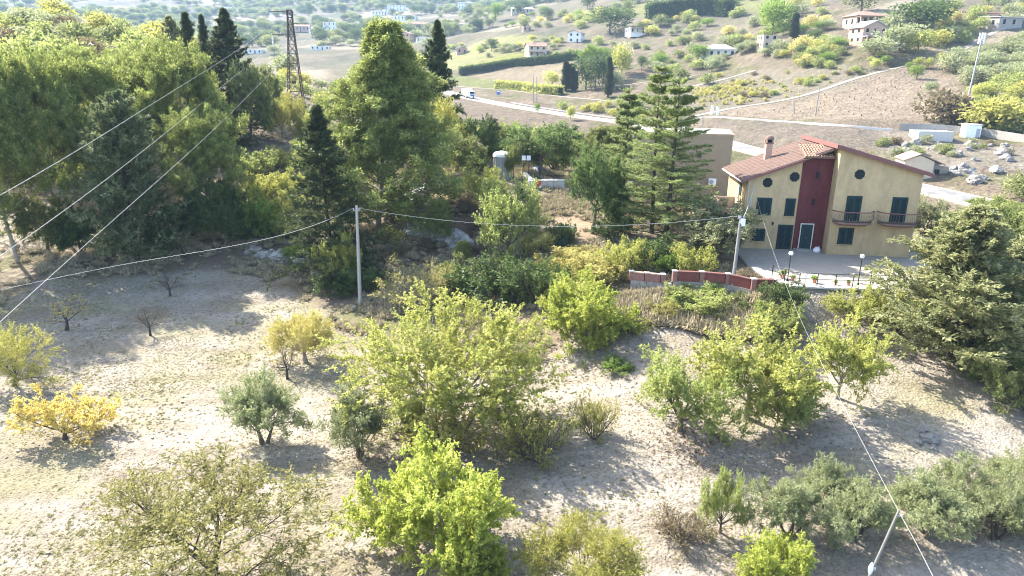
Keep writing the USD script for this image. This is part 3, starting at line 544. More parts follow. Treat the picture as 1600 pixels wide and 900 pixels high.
part(hs, 'tower_wall', prism_y([(u1 + .002, -.6), (u2 + .35, -.6), (u2 + .35, 7.95), (u1 + .002, 7.7)], -.06, 3.0), MT['redplaster'], label='dark red stair tower wall')
part(hs, 'wall', prism_y([(u2, -.6), (u3, -.6), (u3, rz1), (u2, rz0)], -PR, DEP), MT['plaster'], label='ochre wall of the taller right wing')
def roof_slab(x0, z0, x1, z1, y0, y1, th):
    return prism_y([(x0, z0), (x1, z1), (x1, z1 + th), (x0, z0 + th)], y0, y1)
xl0 = -.55
rl = part(hs, 'roof', roof_slab(xl0, lz0 + xl0 * ls, u2 - .004, lz0 + (u2 - .004) * ls, -.32, DEP + .35, .13), MT['tile'], label='roof over the left wing')
def tiles(x0, z0, x1, z1, y0, y1, pitch=.23, course=.36, r=.085, seed=0):
    """rows of half round cover tiles running down the slope from (x1,z1) to (x0,z0)"""
    rng = RG(seed); ln = math.hypot(x1 - x0, z1 - z0); ux, uz = (x1 - x0) / ln, (z1 - z0) / ln; nx, nz = -uz, ux
    if nz < 0: nx, nz = -nx, -nz
    V, F, o = [], [], 0; an = np.linspace(0, np.pi, 5)
    for y in np.arange(y0 + pitch / 2, y1, pitch):
        for s in np.arange(0, ln - .05, course):
            e = min(s + course * 1.08, ln); lift = rng.uniform(0, .012); jy = rng.normal() * .008
            for q, rr, up in ((s, r * 1.12, .028), (e, r * .9, .0)):
                V.append(np.stack([x0 + ux * q + nx * (np.sin(an) * rr + up + lift), y + jy + np.cos(an) * rr, z0 + uz * q + nz * (np.sin(an) * rr + up + lift)], 1))
            for k in range(4): F += [(o + k, o + k + 1, o + k + 6), (o + k, o + k + 6, o + k + 5)]
            F += [(o, o + 2, o + 1), (o, o + 3, o + 2), (o, o + 4, o + 3)]
            o += 10
    return np.vstack(V), np.array(F)
tz = .13
part(hs, 'roof_tiles', tiles(xl0 + .01, lz0 + xl0 * ls + tz, u2 - .12, lz0 + (u2 - .12) * ls + tz, -.28, DEP + .3), MT['tile'], kind='stuff')
part(hs, 'verge_board', roof_slab(xl0, lz0 + xl0 * ls - .05, u1, lz0 + u1 * ls - .05, -.40, -.323, .21), MT['fascia'])
part(hs, 'gutter', cat([tube(np.array([[[xl0 - .06, -.3, lz0 + xl0 * ls + .03], [xl0 - .06, DEP + .3, lz0 + xl0 * ls + .03]]]), np.full((1, 2), .065), 8)]), MT['white'])
xr1 = u3 + .65
part(hs, 'roof', roof_slab(u2 - .35, rz0 + .35 * rs, xr1, rz1 - (xr1 - u3) * rs, -PR - .35, DEP + .4, .17), MT['tile'], label='roof over the right wing')
part(hs, 'roof_tiles', tiles(xr1 - .02, rz1 - (xr1 - u3) * rs + .17, u2 - .2, rz0 + .2 * rs + .17, -PR - .3, DEP + .35, seed=2), MT['tile'], kind='stuff')
part(hs, 'verge_board', roof_slab(u2 - .35, rz0 + .35 * rs - .06, xr1, rz1 - (xr1 - u3) * rs - .06, -PR - .43, -PR - .353, .27), MT['fascia'])
part(hs, 'ridge_board', box(u2 - .43, u2 - .353, -PR - .35, DEP + .4, rz0 + .35 * rs - .08, rz0 + .35 * rs + .24), MT['fascia'])
# small tiled roof over the tower, sloping to the front
tw = roof_slab(0, 0, 2.6, .82, u1 - .02, u2 - .01, .1); v = tw.vertices.copy(); tw.vertices = np.stack([v[:, 1], v[:, 0] - .42, v[:, 2] + 7.86], 1); tw.invert()
part(hs, 'tower_roof', tw, MT['tile'])
tv, tf = tiles(0.0, .1, 2.5, .1 + .82 * 2.5 / 2.6, u1, u2 - .06, seed=3); tv = np.stack([tv[:, 1], tv[:, 0] - .45, tv[:, 2] + 7.86], 1)
part(hs, 'tower_roof_tiles', (tv, tf[:, ::-1]), MT['orange'], kind='stuff')
def shutter(x0, x1, z0, z1, y=0.0, name='shutter', leafs=2):
    sh = part(hs, name, box(x0 - .05, x1 + .05, y - .035, y + .05, z0 - .05, z1 + .05), MT['shutter'])
    n = max(4, int((z1 - z0) / .085)); w = (x1 - x0) / leafs
    for k in range(leafs):
        a, b = x0 + k * w + .015, x0 + (k + 1) * w - .015
        fr = [box(a, a + .07, y - .075, y - .037, z0, z1), box(b - .07, b, y - .075, y - .037, z0, z1), box(a + .07, b - .07, y - .075, y - .037, z0, z0 + .09), box(a + .07, b - .07, y - .075, y - .037, z1 - .09, z1)]
        part(sh, 'leaf_frame', cat(fr), MT['shutter'])
        sl = []
        for i in range(n):
            z = z0 + .1 + (i + .5) * (z1 - z0 - .2) / n; s_ = box(a + .07, b - .07, -.008, .008, -.035, .035)
            s_.apply_transform(trimesh.transformations.rotation_matrix(.6, [1, 0, 0])); s_.apply_translation([0, y - .055, z]); sl.append(s_)
        part(sh, 'slats', cat(sl), MT['shutter'], kind='stuff')
    part(sh, 'sill', box(x0 - .12, x1 + .12, y - .1, y + .02, z0 - .11, z0 - .053), MT['plaster'])
shutter(.95, 2.1, 3.0, 4.4); shutter(3.30, 4.02, 3.0, 4.4, leafs=1); shutter(.9, 1.85, .75, 1.75); shutter(2.95, 4.1, .12, 2.15, name='shutter_door')
shutter(7.75, 8.85, 2.95, 4.95, -PR, 'shutter_door'); shutter(11.3, 12.4, 2.95, 4.95, -PR, 'shutter_door'); shutter(7.5, 8.6, 1.0, 2.3, -PR)
def oculus(x, z, y, r=.36):
    an = np.arange(9) / 8 * 2 * np.pi + np.pi / 8; ring = Polygon([(x + (r + .06) * math.cos(t), z + (r + .06) * math.sin(t)) for t in an[:-1]]); hole = Polygon([(x + r * math.cos(t), z + r * math.sin(t)) for t in an[:-1]])
    o = part(hs, 'round_window', prism_y(list(ring.difference(hole.buffer(-.02)).exterior.coords)[:-1], y - .02, y + .02), MT['shutter'])
    part(o, 'pane', prism_y(list(hole.exterior.coords)[:-1], y - .026, y - .021), MT['dark']); part(o, 'glazing_bar', cat([box(x - .02, x + .02, y - .045, y - .028, z - r, z + r), box(x - r, x + r, y - .044, y - .029, z - .02, z + .02)]), MT['shutter'])
oculus(1.6, 5.72, 0); oculus(3.72, 6.25, 0); oculus(8.4, 6.75, -PR)
for x, z in ((5.45, 4.2), (5.5, 6.45)): part(hs, 'slit_window', cat([box(x - .13, x + .13, -.075, -.05, z - .28, z + .28)]), MT['dark'])
dr = part(hs, 'door', box(4.78, 5.72, -.09, -.05, .22, 2.3), MT['shutter'])
part(dr, 'door_frame', cat([box(4.70, 4.775, -.12, -.05, .22, 2.38), box(5.725, 5.80, -.12, -.05, .22, 2.38), box(4.775, 5.725, -.118, -.05, 2.305, 2.38)]), MT['frame'])
part(dr, 'door_panel', cat([cbox(4.86, 5.2, -.11, -.088, .4, 1.2), cbox(5.3, 5.64, -.11, -.088, .4, 1.2), cbox(4.86, 5.2, -.11, -.088, 1.35, 2.15), cbox(5.3, 5.64, -.11, -.088, 1.35, 2.15)]), MT['shutter'])
part(dr, 'handle', cyl((5.25, -.12, 1.15), (5.25, -.17, 1.15), .025), MT['metal'])
def step(w, d, z0, z1):
    an = np.linspace(0, np.pi, 15); m = trimesh.creation.extrude_polygon(Polygon([(5.25 + w * math.cos(t), -.062 - d * math.sin(t)) for t in an]), z1 - z0, engine='earcut'); m.apply_translation([0, 0, z0]); return m
part(hs, 'doorstep', step(1.15, .85, 0, .1), MT['concrete']); part(hs, 'doorstep', step(.9, .55, .102, .21), MT['concrete'])
def balcony(xc):
    an = np.linspace(0, np.pi, 25); w, d, z = 1.5, 1.05, 2.8
    cv = lambda t, k=1.0: (xc + w * k * math.copysign(abs(math.cos(t)) ** .75, math.cos(t)), -PR - d * k * math.sin(t) ** .8)
    b = part(hs, 'balcony', trimesh.creation.extrude_polygon(Polygon([cv(t) for t in an]), .14, engine='earcut').apply_translation([0, 0, z]), MT['tile'], label='bow fronted balcony of the right wing')
    part(b, 'underside', trimesh.creation.extrude_polygon(Polygon([cv(t, .8) for t in an]), .12, engine='earcut').apply_translation([0, 0, z - .122]), MT['fascia'])
    P = lambda z_, k: np.array([[(*cv(t, k), z_) for t in an]])
    part(b, 'top_rail', tube(P(z + 1.0, 1.07), np.full((1, 25), .045), 6), MT['fascia']); part(b, 'bottom_rail', tube(P(z + .22, .98), np.full((1, 25), .025), 5), MT['iron'])
    for t in np.linspace(.06, np.pi - .06, 27):
        q = np.array([[(*cv(t, .93), z + .15), (*cv(t, 1.12), z + .42), (*cv(t, 1.06), z + .72), (*cv(t, 1.06), z + 1.0)]]); part(b, 'baluster', tube(q, np.full((1, 4), .017), 4), MT['tile'])
balcony(8.3); balcony(11.85)
ch = part(hs, 'chimney', cbox(2.35, 2.9, 4.9, 5.45, 6.5, 8.55, .015), MT['pink'])
part(ch, 'chimney_collar', cbox(2.28, 2.97, 4.83, 5.52, 8.5, 8.6, .015), MT['tile']); part(ch, 'chimney_opening', cat([box(2.4, 2.85, 4.95, 5.4, 8.6, 8.85)]), MT['dark'])
part(ch, 'chimney_pillar', box(2.31, 2.42, 4.86, 4.97, 8.6, 8.86), MT['pink'])
for x, y in ((2.83, 4.86), (2.31, 5.38), (2.83, 5.38)): part(ch, 'chimney_pillar', box(x, x + .11, y, y + .11, 8.6, 8.86), MT['pink'])
cap_ = trimesh.creation.icosphere(2, .42); cap_.vertices[:, 2] = np.maximum(cap_.vertices[:, 2], 0) * .85; cap_.apply_translation([2.625, 5.175, 8.86]); part(ch, 'chimney_cap', cap_, MT['tile'], smooth=40)
for z0, z1, y0, y1 in ((4.2, 5.45, 2.1, 3.0),): part(hs, 'side_window', cat([box(-.03, .03, y0, y1, z0, z1)]), MT['shutter'])
sd = part(hs, 'side_door', box(-.03, .03, 3.0, 3.9, 2.9, 5.0 - .1), MT['pink']); part(sd, 'side_door_frame', cat([box(-.05, .03, 2.9, 2.998, 2.9, 4.98), box(-.05, .03, 3.902, 4.0, 2.9, 4.98)]), MT['greyroof'])
sb = part(hs, 'side_balcony', box(-1.9, -.002, .6, 4.6, 2.6, 2.78), MT['pink']); part(sb, 'side_parapet', cat([box(-1.9, -1.78, 2.2, 4.6, 2.782, 3.75), box(-1.778, -.002, 4.48, 4.6, 2.782, 3.75)]), MT['cream']); part(sb, 'side_pillar', cat([box(-1.85, -1.6, .7, .95, -.5, 2.598)]), MT['plaster'])
part(hs, 'downpipe', cyl((.12, -.07, .2), (.12, -.07, 5.8), .04), MT['palecon'])
part(hs, 'wall_lamp', cat([cbox(2.35, 2.47, -.16, -.02, 2.2, 2.42), box(2.38, 2.44, -.05, -.0, 2.1, 2.2)]), MT['iron'])
Hm = np.array([[math.cos(math.radians(HYAW)), -math.sin(math.radians(HYAW))], [math.sin(math.radians(HYAW)), math.cos(math.radians(HYAW))]])
def hl(u, w, z=0.0): q = Hm @ [u, w]; return np.array([A0[0] + q[0], A0[1] + q[1], TZ + z])

# ------------------------------------------------------------------ terrace
tp = terr_poly.buffer(-.3); m = trimesh.creation.extrude_polygon(tp.simplify(.05), .25, engine='earcut'); m.apply_translation([0, 0, TZ - .2])
top('terrace_paving', m, MT['paving'], kind='structure')
TE = [(CAM + ray(*p) * ((TZ - CAM_Z) / ray(*p)[2]))[:2] for p in ((1178,420),(1203,436),(1240,449),(1300,452),(1360,453),(1415,454))]
TEl = LineString(TE)
rw = thing('retaining_wall', 'rough grey retaining wall with dark stains below the house terrace', 'wall', (TE[0][0], TE[0][1], 0))
cum = 0; N_ = int(TEl.length / 1.1)
for k in range(N_):
    p, q = TEl.interpolate(k / N_, normalized=True).coords[0], TEl.interpolate((k + 1) / N_, normalized=True).coords[0]
    p, q = np.array(p), np.array(q); t = (q - p) / np.linalg.norm(q - p); n = np.array([t[1], -t[0]]); zb = min(gz(*(p + n * 1.2)), gz(*(q + n * 1.2))) - .6
    o = np.array(TE[0]); jj = .03 * ((k * 7) % 4); a, b = p + t * .012 - o, q - t * .012 - o
    poly = Polygon([a + n * (.1 + jj), b + n * (.1 + jj), b - n * .28, a - n * .28]); w = trimesh.creation.extrude_polygon(poly, TZ - .02 - zb, engine='earcut'); w.apply_translation([0, 0, zb]); part(rw, 'wall_bay', w, MT['stonewall'])
cp_ = TEl.buffer(.27, cap_style=2); w = trimesh.creation.extrude_polygon(cp_, .12, engine='earcut'); w.apply_translation([-TE[0][0], -TE[0][1], TZ + .055]); part(rw, 'coping', w, MT['palecon'])
rl_ = thing('terrace_railing', 'low black iron railing along the terrace edge', 'railing', (TE[1][0], TE[1][1], TZ + .175))
TR = LineString(TE[1:]); o = np.array(TE[1])
for k, s in enumerate(np.linspace(0.15, TR.length - .1, 9)):
    p = np.array(TR.interpolate(s).coords[0]) - o; part(rl_, 'post', cyl((*p, 0), (*p, .92), .03, n=6), MT['iron'])
for z in (.9, .5): part(rl_, 'rail', tube(np.array([[(*(np.array(TR.interpolate(s).coords[0]) - o), z) for s in np.linspace(0.1, TR.length - .1, 24)]]), np.full((1, 24), .022), 6), MT['iron'])
for px, py, lab in ((1230, 441, 'white globe lamp on a thin black post nearer the brick wall'), (1340, 446, 'white globe lamp on a thin black post before the right wing of the house')):
    p = CAM + ray(px, py) * ((TZ - CAM_Z) / ray(px, py)[2]); l = thing('terrace_lamp', lab, 'lamp', (p[0], p[1], TZ + .05))
    part(l, 'post', cyl((0, 0, 0), (0, 0, 1.95), .035, .028), MT['iron']); part(l, 'base', cyl((0, 0, 0), (0, 0, .12), .09, .07), MT['iron']); part(l, 'globe', trimesh.creation.icosphere(2, .16).apply_translation([0, 0, 2.1]), MT['lampglobe'], smooth=True); part(l, 'collar', cyl((0, 0, 1.93), (0, 0, 1.99), .08), MT['iron'])
for px, py, s in ((1272, 443, .32), (1305, 446, .2), (1325, 447, .22), (1378, 448, .2), (1222, 436, .4), (1238, 440, .25)):
    p = CAM + ray(px, py) * ((TZ - CAM_Z) / ray(px, py)[2]); lab = {1272: 'tall planted pot by the middle of the terrace railing', 1305: 'small terracotta pot on the terrace edge, left of a pair', 1325: 'small terracotta pot on the terrace edge beside the right lamp', 1378: 'small terracotta pot nearest the cypress on the terrace edge', 1222: 'dark planted pot at the end of the brick wall', 1238: 'low reddish pot at the foot of the left terrace lamp'}[px]
    fp = thing('flower_pot', lab, 'flower pot', (p[0], p[1], TZ + .05)); prof = np.array([(0, 0), (s * .35, 0), (s * .5, s * .9), (s * .56, s * .9), (s * .56, s), (s * .45, s), (0, s * .9)]); part(fp, 'pot', trimesh.creation.revolve(prof, sections=14), MT['terracotta'])
    rng = RG(px); a = rng.normal(size=(60, 3)); a[:, 2] = abs(a[:, 2]) + .3; v, f = leaves(np.tile([0, 0, s * .9], (60, 1)) + rng.normal(size=(60, 3)) * s * .2, a, s * .8, s * .25, rng); part(fp, 'plant', (v, f), MT['green'], rnd=np.repeat(rng.uniform(size=60), 4))
sk = thing('white_sack', 'bulky white sack leaning by the door of the red tower', 'sack', hl(6.15, -.55, 0), 10)
m = trimesh.creation.icosphere(3, .5); m.vertices *= [.66, .5, .52]; m.vertices += (meshkit.fbm(m.vertices * 4, 3, 2)[:, None] - .5) * .22 * m.vertices; m.vertices[:, 2] = np.maximum(m.vertices[:, 2] + .2, 0); part(sk, 'bag', m, MT['plastic'], smooth=40)
part(sk, 'fold', cat([cyl((-.16, 0, .42), (.12, .03, .46), .09, .05), cyl((.1, 0, .43), (.22, 0, .5), .06, .03)]), MT['plastic'])
# ------------------------------------------------------------------ brick garden wall and steps
def wallrun(pts_px, z_of, hbrick, hbase, label, name, matb):
    pts = [hit(*p) for p in pts_px]; L = LineString([p[:2] for p in pts]); o = np.array(pts[0][:2]); w = thing(name, label, 'wall', (*o, 0)); n = max(2, int(round(L.length / 2.1)))
    for k in range(n):
        p, q = np.array(L.interpolate(k / n, normalized=True).coords[0]), np.array(L.interpolate((k + 1) / n, normalized=True).coords[0]); t = (q - p) / np.linalg.norm(q - p); nn = np.array([t[1], -t[0]]); z0 = min(gz(*(p + nn * .6)), gz(*(q + nn * .6))) - .5; z1 = z_of((k + .5) / n)
        a, b = p - o + t * .19, q - o - t * .19
        if k == 0: a = p - o + t * .19
        lo_ = trimesh.creation.extrude_polygon(Polygon([p - o + nn * .16, q - o + nn * .16, q - o - nn * .16, p - o - nn * .16]), z1 - hbrick - z0, engine='earcut').apply_translation([0, 0, z0]); part(w, 'base', lo_, MT['stonewall'])
        br = trimesh.creation.extrude_polygon(Polygon([a + nn * .1, b + nn * .1, b - nn * .1, a - nn * .1]), hbrick, engine='earcut').apply_translation([0, 0, z1 - hbrick]); part(w, 'brick_panel', br, MT[matb])
        cpn = trimesh.creation.extrude_polygon(Polygon([a + nn * .15, b + nn * .15, b - nn * .15, a - nn * .15]), .07, engine='earcut').apply_translation([0, 0, z1 + .002]); part(w, 'coping', cpn, MT['fascia'] if matb == 'brickred' else MT['pink'])
    for k in range(n + 1):
        p = np.array(L.interpolate(k / n, normalized=True).coords[0]) - o; z1 = z_of(min(1, k / n)); pr = part(w, 'pier', box(p[0] - .17, p[0] + .17, p[1] - .17, p[1] + .17, z1 - hbrick - .02, z1 + .06), MT['fadedbrick']); part(pr, 'pier_cap', cbox(p[0] - .21, p[0] + .21, p[1] - .21, p[1] + .21, z1 + .062, z1 + .11), MT['palecon'])
wallrun(((1052,455),(1085,456),(1120,457),(1160,459),(1195,455),(1213,443)), lambda t: 6.15 + .1 * t, .72, .5, 'red brick garden wall with pale piers beside the utility pole', 'brick_garden_wall', 'brickred')
wallrun(((985,452),(1010,454),(1034,455)), lambda t: 5.85, .6, .5, 'short sunlit pinkish wall left of the garden steps', 'garden_wall', 'fadedbrick')
stp = thing('garden_steps', 'pale stone steps through the gap in the brick garden wall', 'steps', hit(1046, 468), 4)
for k in range(5): part(stp, 'step', cbox(-.55, .55, k * .34, k * .34 + .42, -.3 + k * .2, .02 + k * .2, .02), MT['palecon'])
# ------------------------------------------------------------------ tan building behind the norfolk pines
pb = ground(1134, 80, 320); pa = ground(986, 82, 320); d = (pb - pa)[:2]; Lb = float(np.linalg.norm(d)); yaw = math.degrees(math.atan2(d[1], d[0]))
ztop = float(at(1138, 208, 79.5)[2]); zb = min(pa[2], pb[2]) - 1
tb = thing('tan_building', 'flat roofed weathered tan building behind the norfolk pines', 'building', (pa[0], pa[1], zb), yaw); ht = ztop - zb
part(tb, 'wall', box(0, Lb, 0, 9, 0, ht - .35), MT['tan']); part(tb, 'parapet', box(-.06, Lb + .06, -.06, 9.06, ht - .348, ht), MT['tan']); part(tb, 'string_course', box(-.02, Lb + .03, -.03, 9.02, ht * .5, ht * .5 + .1), MT['tan']); part(tb, 'roof', box(.2, Lb - .2, .2, 8.8, ht + .001, ht + .03), MT['concrete'])
part(tb, 'side_wall', box(-.14, -.062, -.0, 9, 0, ht - .2), MT['whitewall'], label='side wall with the sunlight put into its paler colour')  # sunlight on this side is painted as a whiter wall colour
wz = ht - 2.6; wn = part(tb, 'window', box(Lb - 3.75, Lb - 3.3, -.03, .05, wz - .1, wz + .6), MT['dark']); part(wn, 'sill', box(Lb - 3.85, Lb - 3.2, -.09, -.005, wz - .18, wz - .102), MT['concrete'])
ac = part(tb, 'air_conditioner', cbox(Lb - 2.25, Lb - 1.4, -.42, -.06, ht - 6.0 + .3, ht - 5.3 + .3, .03), MT['white']); an = np.arange(17) / 16 * 2 * np.pi
part(ac, 'fan_grille', prism_y([(Lb - 1.93 + .25 * math.cos(t), ht - 5.35 + .25 * math.sin(t)) for t in an[:-1]], -.44, -.423), MT['metal']); part(ac, 'bracket', cat([box(Lb - 2.2, Lb - 2.14, -.42, 0, ht - 5.78, ht - 5.705), box(Lb - 1.5, Lb - 1.44, -.42, 0, ht - 5.78, ht - 5.705)]), MT['metal'])
an_ = thing('white_annex', 'low bright white annex left of the tan building', 'annex', (*ground(958, 80, 300)[:2], gz(*ground(958, 80, 300)[:2]) - .5), yaw)
hA = float(at(965, 255, 80)[2]) - (gz(*ground(958, 80, 300)[:2]) - .5)
part(an_, 'wall', box(0, 2.1, 0, 5, 0, hA), MT['whitewall']); part(an_, 'roof', box(-.08, 2.0, -.1, 5.1, hA + .002, hA + .14), MT['white']); part(an_, 'door', box(.7, 1.5, -.03, .05, .5, 2.4), MT['greyroof'])
# ------------------------------------------------------------------ garden furniture on the slope
p = ground(784, 80, 275); wt = thing('water_tank', 'tall corrugated pale water tank beside the garden trees', 'water tank', p)
hh = float(at(783, 236, 80)[2] - p[2]); r = 1.0; an = np.arange(97) / 96 * 2 * np.pi; rip = r + .03 * np.cos(an * 24)
v = np.vstack([np.stack([rip * np.cos(an), rip * np.sin(an), 0 * an - .4], 1), np.stack([rip * np.cos(an), rip * np.sin(an), 0 * an + hh - .5], 1)]); o = np.arange(96); part(wt, 'drum', (v, np.vstack([np.stack([o, o + 1, o + 98], 1), np.stack([o, o + 98, o + 97], 1)])), MT['tank'], smooth=30)
part(wt, 'top', trimesh.creation.revolve(np.array([(0, hh), (r * .8, hh - .03), (r * 1.03, hh - .22), (r * 1.05, hh - .5), (r * .9, hh - .52)]), sections=32), MT['white'], smooth=40); part(wt, 'lid', cyl((0, 0, hh - .02), (0, 0, hh + .09), .35, .33, 16), MT['white']); part(wt, 'pipe', cyl((r + .12, -.3, -.3), (r + .12, -.3, hh - .7), .06), MT['pink'])
p = hit(826, 282); fl = thing('floodlight_pole', 'pair of square white floodlights on a thin dark pole', 'floodlight', p, 5); hp = float(at(826, 246, proj(p)[2])[2] - p[2])
part(fl, 'pole', cyl((0, 0, -.2), (0, 0, hp), .045), MT['iron']); part(fl, 'crossarm', box(-.75, .35, -.03, .03, hp - .05, hp + .03), MT['iron'])
for x in (-.62, -.05):
    h_ = part(fl, 'lamp_head', cbox(x - .24, x + .24, -.14, -.032, hp - .25, hp + .32, .02), MT['metal']); part(h_, 'glass', box(x - .21, x + .21, -.155, -.142, hp - .21, hp + .28), MT['white'])
p = hit(840, 306); rs_ = thing('red_round_sign', 'round faded red disc on a thin pale post by the garden wall', 'sign', p, 0); hp = float(at(840, 285, proj(p)[2])[2] - p[2]); part(rs_, 'post', cyl((0, .05, -.2), (0, .05, hp + .2), .04), MT['concrete']); part(rs_, 'disc', cyl((0, 0, hp), (0, .03, hp), .36, n=20), MT['redpaint'])
p, q = hit(829, 293), hit(882, 298); d = (q - p)[:2]; lw = thing('low_garden_wall', 'low pale concrete wall in the upper garden by the green citrus tree', 'wall', (p[0], p[1], p[2]), math.degrees(math.atan2(d[1], d[0]))); Lw = float(np.linalg.norm(d))
for k in range(3): part(lw, 'block', cbox(k * Lw / 3 + .02, (k + 1) * Lw / 3 - .02, 0, .25, -.6, .75, .015), MT['palecon'])
part(lw, 'coping', box(-.1, Lw + .1, -.08, .33, .752, .82), MT['white'])
p, q = hit(820, 275), hit(829, 292); d = (q - p)[:2]; lw = thing('garden_kerb', 'short bright kerb running uphill from the low concrete wall', 'kerb', p, math.degrees(math.atan2(d[1], d[0]))); part(lw, 'slab', cbox(0, float(np.linalg.norm(d)), -.2, .2, -.5, .45, .02), MT['white'])
p = hit(842, 268); bt = thing('blue_tarpaulin', 'crumpled blue tarpaulin in the shade under the dark round tree', 'tarpaulin', p); m = trimesh.creation.icosphere(3, 1.0); m.vertices *= [1.1, .8, .5]; m.vertices[:, 2] += (meshkit.fbm(m.vertices * 2.5, 4, 9) - .5) * .6; part(bt, 'sheet', m, MT['bluepaint'], smooth=35)

# ------------------------------------------------------------------ poles and lines
def pole(px, py, ptop, zc, name, label, mat, r=.14, catg='utility pole', flat=False):
    b = ground(px, zc, py); t = at(ptop[0], ptop[1], proj(b)[2] + .3)
    d = t - b; P = np.array([[b * 0 - [0, 0, .4], d * .33, d * .67, d]]); th = thing(name, label, catg, b)
    if flat: part(th, 'shaft', tube(P, np.linspace(r, r * .6, 4)[None], 4, True), mat)
    else: part(th, 'shaft', tube(P, np.linspace(r, r * .68, 4)[None], 10, True), mat, smooth=40)
    return th, b, b + d, d
p1, p1b, p1t, d1 = pole(563, 470, (557, 323), 58.5, 'wooden_pole', 'pale weathered wooden utility pole at the field edge', MT['wood'], .17)
part(p1, 'cap', cyl(d1, d1 + [0, 0, .12], .13, .1), MT['wood']); part(p1, 'insulator', cat([cyl(d1 + [-.24, -.1, -.28], d1 + [-.24, -.1, -.1], .06), cyl(d1 + [.22, -.1, -.28], d1 + [.22, -.1, -.1], .06)]), MT['metal']); part(p1, 'bracket', cat([box(d1[0] - .25, d1[0] + .25, d1[1] - .16, d1[1] - .06, d1[2] - .34, d1[2] - .28)]), MT['metal'])
p2, p2b, p2t, d2 = pole(1142, 466, (1158, 337), 50.8, 'concrete_pole', 'grey concrete utility pole standing before the brick garden wall', MT['conc_pole'], .15)
part(p2, 'junction_box', cbox(d2[0] - .09, d2[0] + .28, d2[1] - .3, d2[1] - .12, d2[2] - .75, d2[2] - .2, .02), MT['white']); part(p2, 'insulator', cat([cyl(d2 + [-.2, -.12, -.16], d2 + [-.2, -.12, .02], .05), cyl(d2 + [.18, -.12, -.16], d2 + [.18, -.12, .02], .05)]), MT['metal']); part(p2, 'bracket', box(d2[0] - .26, d2[0] + .25, d2[1] - .16, d2[1] - .08, d2[2] - .2, d2[2] - .155), MT['metal'])
# near leaning pole at the bottom right
ta = at(1405, 797, 21.0); tb_ = at(1360, 897, 21.6); dd = (tb_ - ta) / np.linalg.norm(tb_ - ta); nb = ta + dd * ((ta[2] + .3) / -dd[2]) 
p3 = thing('leaning_pole', 'slim leaning pale pole with a white bundle among the olives', 'utility pole', (nb[0], nb[1], 0)); P = np.array([[[0, 0, nb[2]], ta - nb * [1, 1, 0]]])
part(p3, 'shaft', tube(P, np.array([[.06, .036]]), 9, True), MT['conc_pole'], smooth=40)
bb = tb_ + (ta - tb_) * .1 - nb * [1, 1, 0]; m = trimesh.creation.icosphere(3, .12); m.vertices *= [.6, .6, 1.5]; m.vertices += (meshkit.fbm(m.vertices * 12, 3, 4)[:, None] - .5) * .1; m.apply_translation(bb + [-.1, -.05, .0]); part(p3, 'bundle', m, MT['plastic'], smooth=40); part(p3, 'strap', cyl(bb + [0, 0, -.03], bb + [0, 0, .05], .085), MT['metal'])
part(p3, 'hook', cyl(ta - nb * [1, 1, 0] + [-.03, 0, -.22], ta - nb * [1, 1, 0] + [.14, -.03, -.15], .018), MT['metal'])
def line3(pts, n=40):
    """a smooth hanging line through the given points"""
    pts = np.array(pts, float); c = np.concatenate([[0], np.cumsum(np.linalg.norm(np.diff(pts, axis=0), axis=1))]); c /= c[-1]
    from scipy.interpolate import CubicSpline
    return CubicSpline(c, pts)(np.linspace(0, 1, n))
def span(a, b, sag, n=40):
    t = np.linspace(0, 1, n)[:, None]; p = a + (b - a) * t; p[:, 2] -= sag * 4 * (t * (1 - t))[:, 0]; return p
def wire(P, r, label, name='power_line', catg='cable', mat='wire', group=None):
    return top(name, tube(P[None], np.full((1, len(P)), r), 5), MT[mat], label, catg, group)
wire(span(p1t + [.22, -.1, -.1], p2t + [-.2, -.12, .0], 1.15), .0125, 'thin pale cable hanging between the wooden pole and the concrete pole', 'service_cable')
e = at(-260, 500, 47.0); wire(line3([p1t + [-.24, -.1, -.1], at(400, 377, 57.2), at(200, 412, 54), at(75, 437, 51), e]), .0115, 'thin pale cable running from the wooden pole down to the left', 'service_cable')
hb = hl(.35, -.25, 5.15); br_ = thing('wall_bracket', 'thin iron cable bracket at the left corner of the house', 'bracket', hb); part(br_, 'mast', cyl((0, 0, -1.6), (.1, -.05, .35), .035), MT['metal']); part(br_, 'arm', cyl((0, .25, -.9), (0, 0, -.9), .03), MT['metal'])
wire(line3([hb + [.1, -.05, .2], at(1215, 412, 47), at(1285, 570, 33), ta + [.05, -.03, -.15]]), .0045, 'pale cable descending from the house corner to the leaning pole', 'service_cable')
wire(line3([ta + [.05, -.03, -.15], at(1432, 850, 18.6), at(1470, 925, 15.5), at(1540, 1060, 11)]), .0045, 'pale cable leaving the leaning pole towards the bottom edge', 'service_cable')
wire(span(hb + [.1, -.05, .1], p2t + [.18, -.12, .0], .25), .018, 'short cable between the concrete pole and the house corner', 'service_cable')
